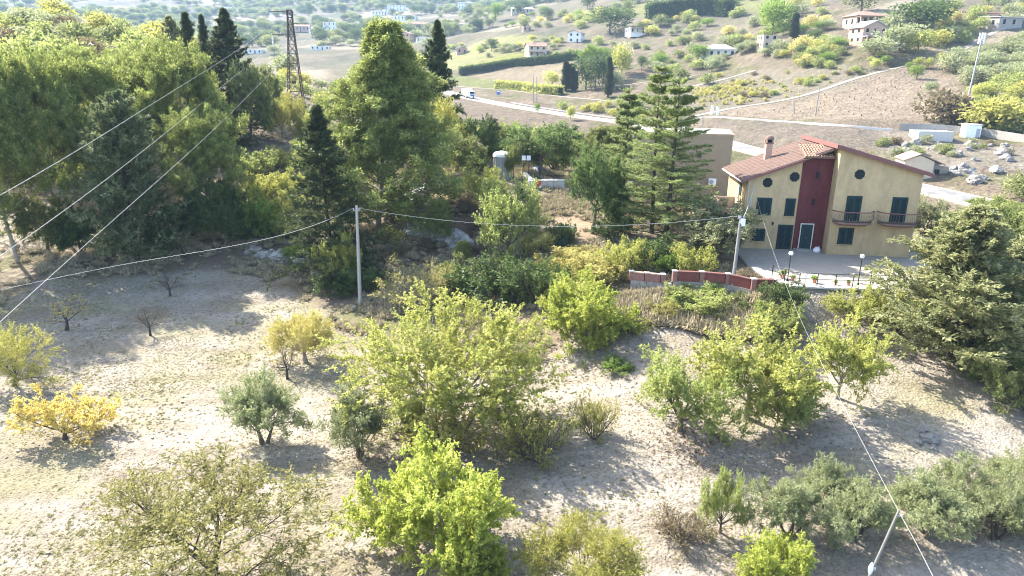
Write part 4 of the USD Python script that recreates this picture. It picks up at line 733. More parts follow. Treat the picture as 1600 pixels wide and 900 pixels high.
# ------------------------------------------------------------------ lattice pylon
pg = ground(464, 124, 165); py_ = thing('lattice_pylon', 'rusty steel lattice pylon rising behind the tall pine', 'pylon', pg, 8)
Hp = float(at(452, 20, 124)[2] - pg[2]); w0, w1 = 1.35, .42
corner = lambda s, k: np.array([(1, 1), (-1, 1), (-1, -1), (1, -1)][k] + (0,)) * (w0 + (w1 - w0) * min(s / .86, 1)) * [1, 1, 0] + [0, 0, s * Hp]
for k in range(4): part(py_, 'leg', tube(np.array([[corner(s, k) for s in (-.02, .3, .6, .86, 1)]]), np.full((1, 5), .085), 4, True), MT['rust'])
lv = np.concatenate([np.linspace(0, .86, 10), [.93, 1.0]])
for i in range(len(lv) - 1):
    for k in range(4):
        a, b = corner(lv[i], k), corner(lv[i + 1], (k + 1) % 4); c_, e_ = corner(lv[i], (k + 1) % 4), corner(lv[i + 1], k)
        part(py_, 'brace', cat([cyl(a, b, .04, n=4), cyl(c_, e_, .04, n=4)]), MT['rust']);
        part(py_, 'strut', cyl(e_, b, .045, n=4), MT['rust'])
arms = [(-1, .985), (1, .87), (-1, .76)]; ends = []
for sgn, s in arms:
    q = corner(s, 0 if sgn > 0 else 1); tip = np.array([sgn * 3.2, 0, s * Hp]); a = part(py_, 'cross_arm', cat([cyl(corner(s, 0 if sgn > 0 else 1), tip, .06, n=4), cyl(corner(s, 3 if sgn > 0 else 2), tip, .06, n=4), cyl(corner(s, 3 if sgn > 0 else 2), corner(s, 0 if sgn > 0 else 1), .06, n=4)]), MT['rust'])
    ins = [cyl(tip + [0, 0, -.2], tip + [0, 0, -1.9], .04, n=6)] + [cyl(tip + [0, 0, -.35 - j * .24], tip + [0, 0, -.47 - j * .24], .2, .14, 10) for j in range(6)]; part(a, 'insulator', cat(ins), MT['white']); ends.append(tip + [0, 0, -1.9])
part(py_, 'sign_plate', box(-.35, .35, -w0 * .83, -w0 * .80, Hp * .27, Hp * .27 + .55), MT['rust'])
ca, sa = math.cos(math.radians(8)), math.sin(math.radians(8)); wld = lambda q: pg + np.array([q[0] * ca - q[1] * sa, q[0] * sa + q[1] * ca, q[2]])
W3 = [(ends[0], ((390,65,98),(237,163,53),(0,305,29),(-330,480,18)), 'topmost of the three power lines running from the pylon to the left edge'),
      (ends[2], ((385,104,97),(237,225,53),(0,400,28.5),(-300,600,18)), 'middle of the three power lines running from the pylon to the left edge'),
      (ends[1], ((400,137,88),(310,225,60),(75,435,31),(-170,660,20)), 'lowest of the three power lines, crossing the dark cypress towards the field')]
for e_, pts, lab in W3: wire(line3([wld(e_)] + [at(*p) for p in pts], 70), .0085, lab)
# ------------------------------------------------------------------ road things
rp = proj(ROAD)  # the lorry stands on the road
k = int(np.argmin(abs(rp[0] - 736))); t = ROAD[k + 1] - ROAD[k - 1]; yaw = math.degrees(math.atan2(t[1], t[0])); nrm = np.array([-t[1], t[0], 0]) / np.hypot(*t[:2])
tk = thing('white_lorry', 'white box lorry driving along the valley road', 'truck', ROAD[k] + nrm * -1.6 + [0, 0, .07], yaw)
part(tk, 'cargo_box', cbox(-4.4, 1.5, -1.2, 1.2, 1.0, 3.7, .05), MT['white']); cb = part(tk, 'cab', trimesh.convex.convex_hull(np.array([(x, y, z) for y in (-1.12, 1.12) for x, z in ((1.65, .6), (3.9, .6), (3.9, 1.7), (3.5, 2.75), (1.65, 2.95))])), MT['white'])
part(cb, 'windscreen', trimesh.convex.convex_hull(np.array([(x, y, z) for y in (-1.0, 1.0) for x, z in ((3.93, 1.72), (3.6, 2.62), (3.56, 2.60), (3.89, 1.70))])), MT['dark']); part(cb, 'side_window', cat([box(2.4, 3.45, -1.14, -1.1, 1.75, 2.5), box(2.4, 3.45, 1.1, 1.14, 1.75, 2.5)]), MT['dark']); part(cb, 'grille', box(3.88, 3.95, -.9, .9, .75, 1.5), MT['bluepaint'])
part(tk, 'chassis', box(-4.3, 3.6, -.9, .9, .6, .98), MT['blackrub'])
for x in (-3.2, -2.1, 2.8):
    for y in (-1.05, 1.05): wh = part(tk, 'wheel', cyl((x, y - .15, .5), (x, y + .15, .5), .5, n=16), MT['blackrub']); part(wh, 'rim', cyl((x, y + math.copysign(.12, y), .5), (x, y + math.copysign(.16, y), .5), .28, n=12), MT['metal'])
p = hit(779, 152); bs = thing('blue_sign', 'small blue roadside sign beyond the lorry', 'sign', p, -30); part(bs, 'post', cat([cyl((-.5, 0, -.2), (-.5, 0, 1.8), .05), cyl((.5, 0, -.2), (.5, 0, 1.8), .05)]), MT['metal']); part(bs, 'board', box(-.9, .9, -.08, -.05, 1.0, 2.6), MT['bluepaint']); part(bs, 'border', box(-.7, .7, -.095, -.082, 2.2, 2.45), MT['white'])
GR = smooth_line([hit(*p) for p in ((1078,186),(1110,184),(1150,186),(1200,190),(1260,194),(1330,199),(1405,206))], 42, 1)
gp = thing('concrete_parapet', 'long white concrete parapet across the slope above the road', 'parapet', GR[0])
for k in range(0, 40, 2):
    s_ = GR[k:k + 3] - GR[0]; part(gp, 'panel', slab(s_ + [0, 0, 0], .2, .5, 1.0), MT['palecon'])
gr = thing('road_guardrail', 'grey metal guardrail along the near bend of the valley road', 'guardrail', ROAD[52]); sl = ROAD[52:84]
T = np.gradient(sl[:, :2], axis=0); T /= np.linalg.norm(T, axis=1, keepdims=True); off = sl + np.hstack([np.stack([-T[:, 1], T[:, 0]], 1) * 4.1, np.zeros((len(sl), 1))]) - ROAD[52]
part(gr, 'beam', slab(off, .06, .8, .34), MT['metal'])
for k in range(0, len(off), 2): part(gr, 'post', cyl(off[k] - [0, 0, .4], off[k] + [0, 0, .72], .07, n=6), MT['metal'])
for px, py, lab in ((1112, 179, 'left white gate pillar where the pale track leaves the road'), (1121, 180, 'right white gate pillar where the pale track leaves the road')):
    p = hit(px, py); g_ = thing('gate_pillar', lab, 'gate pillar', p); part(g_, 'shaft', cbox(-.3, .3, -.3, .3, -.4, 2.4, .03), MT['white']); part(g_, 'cap', cbox(-.4, .4, -.4, .4, 2.4, 2.6, .03), MT['palecon'])
b = ground(1504, 165, 206); tpt = at(1536, 52, 166); ms = thing('telecom_mast', 'tall thin grey telecom mast with pale panels at its top', 'mast', b); d = tpt - b
part(ms, 'shaft', tube(np.array([[d * 0 - [0, 0, .5], d * .5, d]]), np.array([[.27, .2, .15]]), 12, True), MT['concmast'], smooth=40)
for k in range(3): a = k * 2.1; part(ms, 'antenna_panel', cbox(d[0] + .6 * math.cos(a) - .16, d[0] + .6 * math.cos(a) + .16, d[1] + .6 * math.sin(a) - .1, d[1] + .6 * math.sin(a) + .1, d[2] - 2.4, d[2] + .1, .03), MT['white'])
part(ms, 'antenna_frame', cat([cyl(d + [.6 * math.cos(a), .6 * math.sin(a), z], d + [.6 * math.cos(a + 2.1), .6 * math.sin(a + 2.1), z], .05, n=5) for a in (0, 2.1, 4.2) for z in (-.4, -2.0)]), MT['metal']); part(ms, 'base', cbox(-.9, .9, -.9, .9, -.6, .25, .05), MT['concrete'])
p, q = hit(1434, 219), hit(1488, 222); d = (q - p)[:2]; ct = thing('concrete_basin', 'open rectangular concrete basin beside the mast', 'water basin', p, math.degrees(math.atan2(d[1], d[0]))); Lc = float(np.linalg.norm(d)); 
part(ct, 'wall', cat([box(0, Lc, 0, .3, -1, 1.9), box(0, Lc, 5.2, 5.5, -1, 1.9), box(0, .3, .302, 5.198, -1, 1.9), box(Lc - .3, Lc, .302, 5.198, -1, 1.9)]), MT['palecon']); part(ct, 'floor', box(.3, Lc - .3, .302, 5.198, -.9, 1.1), MT['white'])
p = hit(1522, 215); cb_ = thing('white_cabin', 'white box shaped equipment cabin right of the mast', 'cabin', p, -8); part(cb_, 'wall', cbox(-1.9, 1.2, 0, 2.6, -.6, 2.7, .04), MT['white']); part(cb_, 'roof', cbox(-2.0, 1.3, -.1, 2.7, 2.702, 2.85, .03), MT['palecon']); part(cb_, 'door', box(.2, 1.0, -.03, .05, -.2, 1.9), MT['metal'])
P_ = smooth_line([hit(*p) for p in ((1405,203),(1440,203),(1490,207),(1540,212),(1600,222),(1660,232))], 31, 1); bw = thing('block_wall', 'long grey block wall behind the basin and cabin', 'wall', P_[0])
for k in range(0, 30, 2): part(bw, 'panel', slab(P_[k:k + 3] - P_[0], .15, 1.5, 2.4), MT['concrete'])
# thin distant poles
for px, py, pt, lab in ((1274,181,(1281,133),'thin pole standing in the tan ploughed field'),(1241,178,(1240,157),'short double post left of the ploughed field pole'),(834,160,(833,118),'thin pole beside the small road, left one of two'),(839,161,(838,120),'thin pole beside the small road, right one of two'),(1098,203,(1098,183),'short pole below the white parapet by the norfolk pines'),(1530,95,(1531,78),'thin pole beside the upper track'),(1586,30,(1571,0),'leaning pole near the upper right shed')):
    zc = proj(hit(px, py))[2]; pole(px, py, pt, zc, 'distant_pole', lab, MT['conc_pole'], .17)
# ------------------------------------------------------------------ houses on the hillsides
def gable(w, d, z0, rise, ov=.5, th=.22):
    o = ov; p = [(-o, z0 - o * rise * 2 / w), (w / 2, z0 + rise), (w + o, z0 - o * rise * 2 / w), (w + o, z0 - o * rise * 2 / w + th), (w / 2, z0 + rise + th), (-o, z0 - o * rise * 2 / w + th)]
    return prism_y(p, -ov, d + ov)
def hip(w, d, z0, rise, ov=.6):
    a = min(w, d) / 2; x0, x1, y0, y1 = -ov, w + ov, -ov, d + ov
    r = [(a, d / 2, z0 + rise), (w - a, d / 2, z0 + rise)] if w >= d else [(w / 2, a, z0 + rise), (w / 2, d - a, z0 + rise)]
    return trimesh.convex.convex_hull(np.array([(x0, y0, z0), (x1, y0, z0), (x1, y1, z0), (x0, y1, z0), (x0, y0, z0 + .2), (x1, y0, z0 + .2), (x1, y1, z0 + .2), (x0, y1, z0 + .2)] + r))
def farhouse(px, py, w, d, h, roof, wall, rmat, yaw, label, wins=3, floors=1, name='hillside_house', rise=1.6, porch=False, catg='house', chimney=False, zc=None, wcol='dark'):
    p = hit(px, py) if zc is None else ground(px, zc, py); q = math.radians(yaw); o = p - [w / 2 * math.cos(q), w / 2 * math.sin(q), 0]
    t = thing(name, label, catg, (o[0], o[1], p[2] - .5), yaw); h += .5
    if roof == 'gable_side':  # ridge along the facade
        part(t, 'wall', box(0, w, 0, d, -2, h), MT[wall]); m = gable(d, w, h, rise); v = m.vertices.copy(); m.vertices = np.stack([v[:, 1], v[:, 0], v[:, 2]], 1); m.invert(); part(t, 'roof', m, MT[rmat])
        for x in (0.02, w - .27): part(t, 'gable', trimesh.convex.convex_hull(np.array([(x, 0, h), (x, d, h), (x, d / 2, h + rise), (x + .25, 0, h), (x + .25, d, h), (x + .25, d / 2, h + rise)])), MT[wall])
    elif roof == 'gable':
        part(t, 'wall', prism_y([(0, -2), (w, -2), (w, h), (w / 2, h + rise), (0, h)], 0, d), MT[wall]); part(t, 'roof', gable(w, d, h, rise), MT[rmat])
    elif roof == 'hip': part(t, 'wall', box(0, w, 0, d, -2, h), MT[wall]); part(t, 'roof', hip(w, d, h, rise), MT[rmat])
    elif roof == 'mono': part(t, 'wall', box(0, w, 0, d, -2, h), MT[wall]); m = prism_y([(-.4, h + .02), (d + .4, h + .02 + rise), (d + .4, h + .25 + rise), (-.4, h + .25)], -.4, w + .4); v = m.vertices.copy(); m.vertices = np.stack([v[:, 1], v[:, 0], v[:, 2]], 1); m.invert(); part(t, 'roof', m, MT[rmat])
    else: part(t, 'wall', box(0, w, 0, d, -2, h - .3), MT[wall]); part(t, 'parapet', box(-.1, w + .1, -.1, d + .1, h - .298, h), MT[wall]); part(t, 'roof', box(.2, w - .2, .2, d - .2, h + .001, h + .03), MT[rmat])
    fh = h / floors
    for f in range(floors):
        for k in range(wins):
            x = (k + .5) * w / wins; z = f * fh + fh * .42; ww = min(.55, w / wins * .3); dz = fh * .42
            if f == 0 and k == wins // 2: dr = part(t, 'door', box(x - ww, x + ww, -.06, .05, .4, fh * .82), MT['bark']); continue
            wn = part(t, 'window', box(x - ww, x + ww, -.06, .05, z, z + dz), MT[wcol]); part(wn, 'sill', box(x - ww - .12, x + ww + .12, -.2, -.0, z - .14, z - .005), MT['palecon'])
        for y in (d * .3, d * .7):
            part(t, 'side_window', cat([box(-.06, .05, y - .5, y + .5, f * fh + fh * .42, f * fh + fh * .8)]), MT[wcol]); part(t, 'side_window', box(w - .05, w + .06, y - .5, y + .5, f * fh + fh * .42, f * fh + fh * .8), MT[wcol])
    if porch:
        pr = part(t, 'porch_roof', box(-.3, w * .8, -3.0, -.08, fh * .9, fh * .9 + .22), MT[rmat])
        for x in np.linspace(0, w * .75, 4): part(pr, 'pillar', box(x - .15, x + .15, -2.8, -2.5, -.5, fh * .9 - .003), MT[wall])
        part(pr, 'porch_floor', box(-.3, w * .8, -3.0, -.08, -1.5, .6), MT['whitewall'])
    if chimney: part(t, 'chimney', cbox(w * .3, w * .3 + .7, d * .4, d * .4 + .7, h, h + rise + 1.0, .03), MT[wall])
    return t
farhouse(1365,68,10,8,5.6,'gable','pink','greyroof',12,'two storey house with grey pitched roofs and a porch on the right hillside',3,2,rise=2.2,porch=True)
farhouse(1359,44,13,9,4.6,'hip','cream','orange',10,'villa with an orange hipped roof and columned loggia above the pitched house',5,1,porch=True,name='hillside_villa',rise=2.2)
farhouse(1122,90,15,10,3.4,'hip','whitewall','greyroof',-14,'white bungalow with a grey hipped roof at mid right',5,1,rise=2.6,name='white_bungalow')
farhouse(840,88,11,9,5.6,'gable_side','cream','orange',14,'cream house with orange tiles above the long dark hedge',3,2,rise=2,porch=True,chimney=True)
farhouse(897,66,8,10,5.5,'gable','whitewall','orange',-20,'small white house with a pale tiled roof above the umbrella pine',2,2,rise=1.4)
farhouse(1203,74,6.5,6,5.0,'flat','cream','concrete',8,'square cream block half hidden by the right hillside trees',2,2,name='cream_block',catg='building')
farhouse(717,51,8.5,8,7.6,'mono','cream','greyroof',-12,'square ochre tower house right of the fir top',2,2,rise=1.0)
farhouse(746,48,11,8,3.6,'gable','cream','pink',6,'low gabled house between the square ochre house and the stone hut',3,1,rise=2)
farhouse(654,45,19,9,5.0,'gable_side','cream','orange',8,'long house with an orange roof left of the fir top',6,1,rise=2.4)
farhouse(630,66,12,9,7.0,'gable','pink','orange',-15,'pink house with an orange roof behind the tall pine',3,2,rise=1.8)
farhouse(661,66,11,8,3.6,'gable','whitewall','pink',10,'low white house beside the pink house',3,1,rise=1.4)
farhouse(515,48,15,9,9.5,'flat','whitewall','concrete',5,'tall white house with a lower wing on the hazy slope right of the pylon',3,2,name='white_house')
farhouse(533,50,20,8,4.0,'flat','whitewall','concrete',5,'long low white building beside the tall white house',6,1,name='white_building',catg='building')
farhouse(423,47,12,9,6.0,'flat','whitewall','concrete',0,'small white house left of the pylon',3,1,name='white_house')
farhouse(470,50,20,9,6.5,'gable_side','pink','orange',3,'reddish building seen through the pylon lattice',5,1,rise=2,name='red_building',catg='building')
farhouse(552,44,15,9,6.0,'gable_side','pink','greyroof',5,'grey roofed building behind the top of the tall pine',4,2,rise=2)
farhouse(618,17,34,14,9,'flat','whitewall','concrete',8,'upper white terraced block of the hillside complex',6,2,name='terraced_building',catg='building')
farhouse(600,24,36,12,6,'flat','whitewall','greyroof',4,'long middle terrace of the white hillside complex',8,1,name='terraced_building',catg='building')
farhouse(632,33,30,12,7,'flat','whitewall','concrete',-8,'lower arched block of the white hillside complex',6,1,name='terraced_building',catg='building')
farhouse(729,14,30,14,11,'flat','whitewall','concrete',0,'wide white building on the dark wooded slope at the top',6,2,name='white_building',catg='building')
farhouse(797,8,15,10,8,'flat','whitewall','bluepaint',0,'small pale building high on the wooded slope',3,2,name='white_building',catg='building')
farhouse(816,21,22,12,4.5,'gable_side','cream','white',4,'long pale roofed building above the olive slope',6,1,rise=1.5,name='pale_building',catg='building')
farhouse(1005,53,17,9,3.4,'flat','whitewall','palecon',10,'flat roofed white villa behind the hedges at mid right',5,1,name='white_villa',porch=True)
farhouse(1545,36,11,7,3.4,'mono','pink','fascia',-10,'shed with a reddish roof and dark opening at upper right',3,1,rise=.8,name='farm_shed',catg='shed')
farhouse(1590,44,18,9,3.6,'mono','concrete','palecon',14,'long pale roofed barn at the right edge',4,1,rise=.6,name='barn',catg='barn')
farhouse(824,49,6,5,3.2,'flat','pink','concrete',10,'tiny stone hut on the bare slope',2,1,name='stone_hut',catg='hut')
farhouse(395,84,15,8,3.4,'flat','whitewall','white',0,'low white farm building between the dark firs and the pylon',4,1,name='farm_building',catg='building')
farhouse(722,84,7,5,3.2,'gable','pink','greyroof',10,'little pinkish cottage above the yellow meadow',2,1,rise=1,name='cottage')
farhouse(500,78,16,6,3.0,'flat','whitewall','white',2,'long white shed on the beige field behind the pylon',4,1,name='farm_building',catg='shed')
farhouse(353,16,16,10,6,'flat','whitewall','concrete',0,'pale house on the blue hillside at top left',3,1,name='white_house')
farhouse(430,4,18,10,6,'flat','whitewall','concrete',0,'pale house at the top edge above the pylon',3,1,name='white_house')
farhouse(508,3,26,10,6,'flat','whitewall','concrete',0,'long pale building at the top edge right of the pylon',5,1,name='white_building',catg='building')
farhouse(588,5,14,10,6,'flat','whitewall','concrete',0,'small white house at the top edge left of the terraced complex',3,1,name='white_house')
# ruin
p = hit(1446, 276); rn = thing('ruined_farmhouse', 'ruined stone farmhouse with a broken tiled roof by the road', 'ruin', p - [4, 0, .3], -14)
part(rn, 'wall', prism_y([(0, -1), (4.6, -1), (4.6, 3.0), (2.3, 4.0), (0, 3.1)], 0, .45), MT['cream']); part(rn, 'wall', cat([box(0, .45, .452, 6, -1, 3.0), box(4.15, 4.6, .452, 6, -1, 2.8)]), MT['stonewall']); part(rn, 'wall', cat([box(4.602, 7.4, 1.2, 1.6, -1, 2.2), box(7.0, 7.4, 1.602, 5.5, -1, 1.5), box(4.602, 7.0, 5.1, 5.5, -1, 2.6)]), MT['stonewall'], label='collapsed rear wall')
part(rn, 'roof', prism_y([(-.3, 3.0), (2.3, 4.15), (2.3, 4.3), (-.3, 3.15)], -.3, 6.2), MT['oldtile']); m = prism_y([(2.302, 4.15), (6.3, 2.5), (6.3, 2.65), (2.302, 4.3)], -.2, 3.3); part(rn, 'roof', m, MT['oldtile'], label='sagging broken roof slope')
part(rn, 'beam', cat([cyl((2.4, y, 4.0), (6.9, y, 2.2), .09, n=5) for y in (3.8, 4.7, 5.4)]), MT['darkbark']); part(rn, 'window', box(5.2, 6.0, 1.17, 1.25, .6, 1.6), MT['dark'])

# ------------------------------------------------------------------ rocks
def where_in(px, py, x0, x1, y0, y1):
    h_ = ('far left', 'left', 'middle', 'right', 'far right')[min(4, max(0, int((px - x0) / (x1 - x0) * 5)))]; return ('upper ' if (py - y0) / (y1 - y0) < .4 else 'lower ' if (py - y0) / (y1 - y0) > .62 else '') + h_ + ' part'
def rock(px, py, s, label, group=None, seed=0, flat=.7, name='rock', zc=None, box_=None):
    if box_: label = ('large ' if s > box_[5] else 'small ' if s < box_[4] else '') + label + ', ' + where_in(px, py, *box_[:4]); group += ', ' + label
    p = hit(px, py) if zc is None else ground(px, zc, py); rng = RG(seed + int(px * 7 + py)); m = trimesh.creation.icosphere(3, 1.0)
    v = m.vertices; q = v.copy()
    for _ in range(7):
        n = rng.normal(size=3); n /= np.linalg.norm(n); c = rng.uniform(.5, .85); dd = q @ n; q = q - np.maximum(dd - c, 0)[:, None] * n
    q *= 1 + .85 * (meshkit.fbm(q * 2.6 + seed, 5, seed)[:, None] - .5); q *= s * np.array([1, rng.uniform(.7, 1), flat * rng.uniform(.8, 1.1)]); m = trimesh.Trimesh(q, m.faces, process=False)
    m.apply_transform(trimesh.transformations.rotation_matrix(rng.uniform(0, 6), [0, 0, 1])); m.apply_translation([p[0], p[1], p[2] + s * flat * .15])
    top(name, m, MT['palerock' if px < 800 else 'rock'], label, 'rock', group, smooth=False)
G1 = 'limestone outcrop along the field edge'
for i, (px, py, s) in enumerate(((385,396,.5),(400,393,.8),(412,400,1.0),(425,396,.8),(436,404,1.0),(448,408,.9),(460,404,.6),(470,414,.9),(482,420,.8),(493,428,.6),(478,410,.5),(395,388,.5),(440,394,.5))): rock(px, py, s, 'pale weathered boulder in the outcrop along the field edge', G1, i, box_=(380,495,388,430,.55,.85))
G2 = 'grey rock face under the tall pine'
for i, (px, py, s) in enumerate(((640,318,1.3),(655,308,1.5),(668,298,1.2),(648,335,1.3),(660,345,1.2),(670,325,1.0),(700,292,.9),(715,292,.8),(655,362,1.3),(672,372,1.0),(710,375,1.3),(722,382,1.1),(690,288,.7))): rock(px, py, s * 1.3, 'grey rough rock of the bank below the tall pine', G2, i + 20, box_=(636,724,290,384,1.24,1.62))
G3 = 'rocks on the cutting above the ruined farmhouse'
for i in range(34):
    r_ = RG(900 + i); px = r_.uniform(1380, 1580); py = 226 + r_.uniform(0, 26) + (px - 1480) * .02; rock(px, py, r_.uniform(.5, 1.4), 'grey rock in the cutting above the ruined farmhouse', G3, i + 40, .9, box_=(1380,1580,226,254,.75,1.15))
for i in range(10):
    r_ = RG(950 + i); rock(r_.uniform(1470, 1580), r_.uniform(258, 288), r_.uniform(.6, 1.5), 'bare rock on the slope right of the ruined farmhouse', 'rocks right of the ruin', i + 80, .8, box_=(1470,1580,258,288,.85,1.25))
rock(1452, 685, .55, 'largest of the grey stones lying on the sunny field', None, 101, .5); rock(1440, 672, .4, 'grey stone behind the largest field stone', None, 102, .5); rock(1458, 700, .35, 'small grey stone in front of the largest field stone', None, 103, .5); rock(1436, 690, .3, 'small stone left of the largest field stone', None, 104, .5)
rock(552, 482, .35, 'stone at the foot of the wooden pole', None, 105); rock(92, 378, .35, 'pale stone under the dark pines', None, 106); rock(471, 439, .22, 'small white stone at the corner of the upper field', None, 107)
bl = [(92,14,9),(112,12,8),(126,16,7),(75,6,8)]
for i, (px, py, s) in enumerate(bl): rock(px, py, s * .62, ('brown bluff rock at top left, ' + ('second from the left', 'third from the left', 'rightmost', 'leftmost')[i]), None, 110 + i, .9)

# ------------------------------------------------------------------ near trees, one by one: kind, px, py of the foot (or depth), width m, height m
def T(kd, px, py, w, h, name, cat_, label, zc=None, group=None, rot=None, top=None):
    p = hit(px, py) if zc is None else ground(px, zc, py)
    if top is not None: h = float(at(px, top, proj(p)[2])[2] - p[2])
    return plant(kd, p, w, h, name, cat_, label, group, rot)
T('broad_lime_tree',705,660,11.8,7.6,'mulberry_tree','tree','largest yellow green tree in the middle of the field')
T('round_lime_tree',688,876,7.6,5.4,'bright_tree','tree','dense bright lime green tree at the bottom centre')
T('bright_green_tree',908,524,7.2,4.6,'green_tree','tree','bushy bright green tree on the field edge below the lemon trees')
T('loose_lime_tree',1165,652,7.2,6.0,'lime_tree','tree','tall yellow green tree left of the descending cable')
T('pistachio_tree',1225,672,4.6,2.8,'green_bush','bush','low green bush at the foot of the tall yellow green tree by the cable')
T('pistachio_tree',1062,672,6.0,4.4,'grey_green_tree','tree','rounded grey green tree above reddish fallen leaves')
T('loose_lime_tree',1308,622,4.4,5.2,'leafy_tree','tree','tree with a visible pale trunk right of the descending cable')
T('lime_shrub',1378,505,3.6,2.6,'yellow_bush','bush','yellow green bush below the terrace retaining wall')
T('loose_lime_tree',1318,508,3.4,2.6,'leafy_tree','tree','upright leafy tree against the terrace retaining wall')
T('deep_shrub',1225,482,3.4,2.2,'dark_shrub','bush','dark green shrub under the terrace corner')
T('pistachio_tree',1205,535,4.6,2.7,'green_tree','tree','light green tree below the brick garden wall corner')
T('olive_tree',413,692,4.6,4.3,'olive_tree','olive tree','left one of two young olive trees on the field')
T('olive_tree',563,712,4.2,4.2,'olive_tree','olive tree','right one of two young olive trees, beside the largest tree',rot=140)
T('feathery_tree',478,566,5.0,4.1,'feathery_tree','tree','feathery straw yellow tree on the upper field')
T('bare_almond_tree',449,592,2.8,3.0,'bare_tree','tree','leafless whitish small tree in front of the feathery straw tree')
T('small_almond_tree',104,516,3.6,2.8,'almond_tree','tree','small almond tree with few yellow leaves at the left')
T('bare_almond_tree',266,463,3.2,2.6,'bare_tree','tree','bare brown tree in the pine shade, the farther of two')
T('bare_almond_tree',235,524,3.0,2.8,'bare_tree','tree','bare brown tree at the edge of the pine shade, the nearer of two',rot=80)
T('sparse_green_tree',22,603,5.6,4.4,'sparse_tree','tree','sparse green tree cut by the left edge')
T('golden_tree',102,686,5.2,3.5,'golden_tree','tree','golden yellow tree glowing on the left of the field')
T('sparse_almond_tree',325,915,11.0,5.6,'almond_tree','tree','large sparse tree with dark branches at the bottom left')
T('feathery_green_tree',912,925,5.2,3.4,'wispy_tree','tree','wispy yellow green tree at the bottom edge')
T('pistachio_tree',1125,832,2.2,3.2,'sapling','tree','slim green sapling with a clear stem beside the brown bush')
T('brush_shrub',1066,845,2.8,1.8,'brown_bush','bush','brown round bush left of the sapling')
T('round_lime_tree',1205,912,3.6,2.4,'lime_bush','bush','lime leafed bush at the bottom edge below the olives')
T('bright_green_tree',752,908,2.8,1.9,'fern_bush','bush','small bright bush at the bottom edge beside the dense lime tree')
T('lime_brush',832,715,4.6,3.6,'brown_bush','bush','tall dull straggly bush right of the largest tree')
T('lime_brush',928,684,2.6,3.0,'young_tree','tree','thin young tree between the brownish bush and the grey green tree')
T('lime_brush',690,705,6.5,3.4,'undergrowth_bush','bush','scrubby bush under the front of the largest tree')
T('pistachio_tree',640,680,3.0,2.6,'undergrowth_bush','bush','green bush at the left foot of the largest tree')
T('green_shrub',963,578,2.4,.8,'green_plant','plant','low dark green plant alone on the shaded soil')
ol = ((1232,838,'first olive tree at the left end of the lower right row'),(1338,842,'second olive tree of the lower right row, left of the leaning pole'),(1446,836,'third olive tree of the lower right row, right of the leaning pole'),(1556,842,'fourth olive tree of the lower right row, near the right edge'),(1640,845,'olive tree cut by the right edge'))
for i, (x, y, l) in enumerate(ol): T('olive_tree_wide' if i % 2 else 'olive_tree', x, y, 4.2, 3.15, 'olive_tree', 'olive tree', l)
T('olive_tree_wide',1500,790,3.8,2.8,'olive_tree','olive tree','olive tree behind the third and fourth trees of the row'); T('olive_tree',1290,792,3.2,2.6,'olive_tree','olive tree','smaller olive tree behind the left end of the row'); T('olive_tree_wide',1590,780,3.8,2.8,'olive_tree','olive tree','olive tree behind the right end of the row')
# right edge
T('spreading_cypress',1482,562,10.5,10.8,'grey_cypress','cypress','spreading grey green cypress covering the right corner of the house',top=308)
T('aleppo_pine_wide',1560,450,12,10.0,'umbrella_pine','pine tree','rounded yellow green pine behind the grey cypress',zc=58,top=308)
T('aleppo_pine_wide',1625,470,9,9.0,'umbrella_pine','pine tree','yellow green pine cut by the right edge',zc=54,top=322)
T('holm_tree',1575,500,9.0,8.5,'holm_oak','tree','tall rounded dark leafed tree behind the right side of the grey cypress')
T('holm_tree',1570,575,8.0,5.8,'holm_oak','tree','dense dark leafed tree at the right edge under the pine')
T('holm_shrub',1500,560,4.0,3.0,'holm_bush','bush','leafy bush at the foot of the grey cypress'); T('holm_shrub',1600,640,5.0,3.4,'holm_bush','bush','broad leafy bush at the right edge of the field'); T('holm_shrub',1548,600,4.4,3.0,'holm_bush','bush','leafy bush between the cypress and the right edge bush'); T('pistachio_shrub',1440,515,3.6,2.6,'holm_bush','bush','light green bush left of the grey cypress foot'); T('holm_shrub',1465,535,3.6,2.4,'holm_bush','bush','low bush in front of the grey cypress')
T('grey_round_tree',1440,400,4,5,'grey_tree','tree','pale grey green tree behind the right corner of the house',zc=66)
# house garden
T('grey_round_tree',1130,420,8.0,4.5,'grey_olive','olive tree','wide grey green olive tree before the left wing of the house',zc=58.2)
T('norfolk_pine',1040,400,9.2,15.6,'norfolk_pine','pine tree','slightly shorter norfolk pine with tiered branches, right of the close pair',zc=62,top=122); T('norfolk_pine',1018,398,8.8,15.2,'norfolk_pine','pine tree','tallest norfolk pine with tiered branches, left of the close pair',zc=64.5,rot=25,top=105); T('norfolk_pine_young',973,350,5.6,11.5,'norfolk_pine','pine tree','smaller norfolk pine standing apart to the left',zc=72,top=138)
T('citrus_tree',925,365,6.0,8.2,'lemon_tree','tree','round dark green tree with a bare trunk left of the norfolk pines')
T('citrus_tree',846,277,9.4,6.4,'dark_tree','tree','broad dark green tree behind the floodlights')
T('dark_pine',943,265,7.5,7.0,'garden_pine','pine tree','dull green loose tree behind the round lemon tree',zc=84)
T('pistachio_tree',793,402,8.0,7.2,'silver_tree','tree','pale silvery green tree on the bank below the water tank')
T('deep_round_tree',748,250,6.5,6.4,'dark_tree','tree','dark green tree left of the water tank',zc=90); T('holm_tree',725,300,5.2,6.0,'bank_tree','tree','greenish brown tree between the tall pine and the water tank',zc=82)
T('holm_tree',803,284,2.4,4.2,'bank_tree','tree','slim greenish tree at the right side of the water tank',zc=79.5)
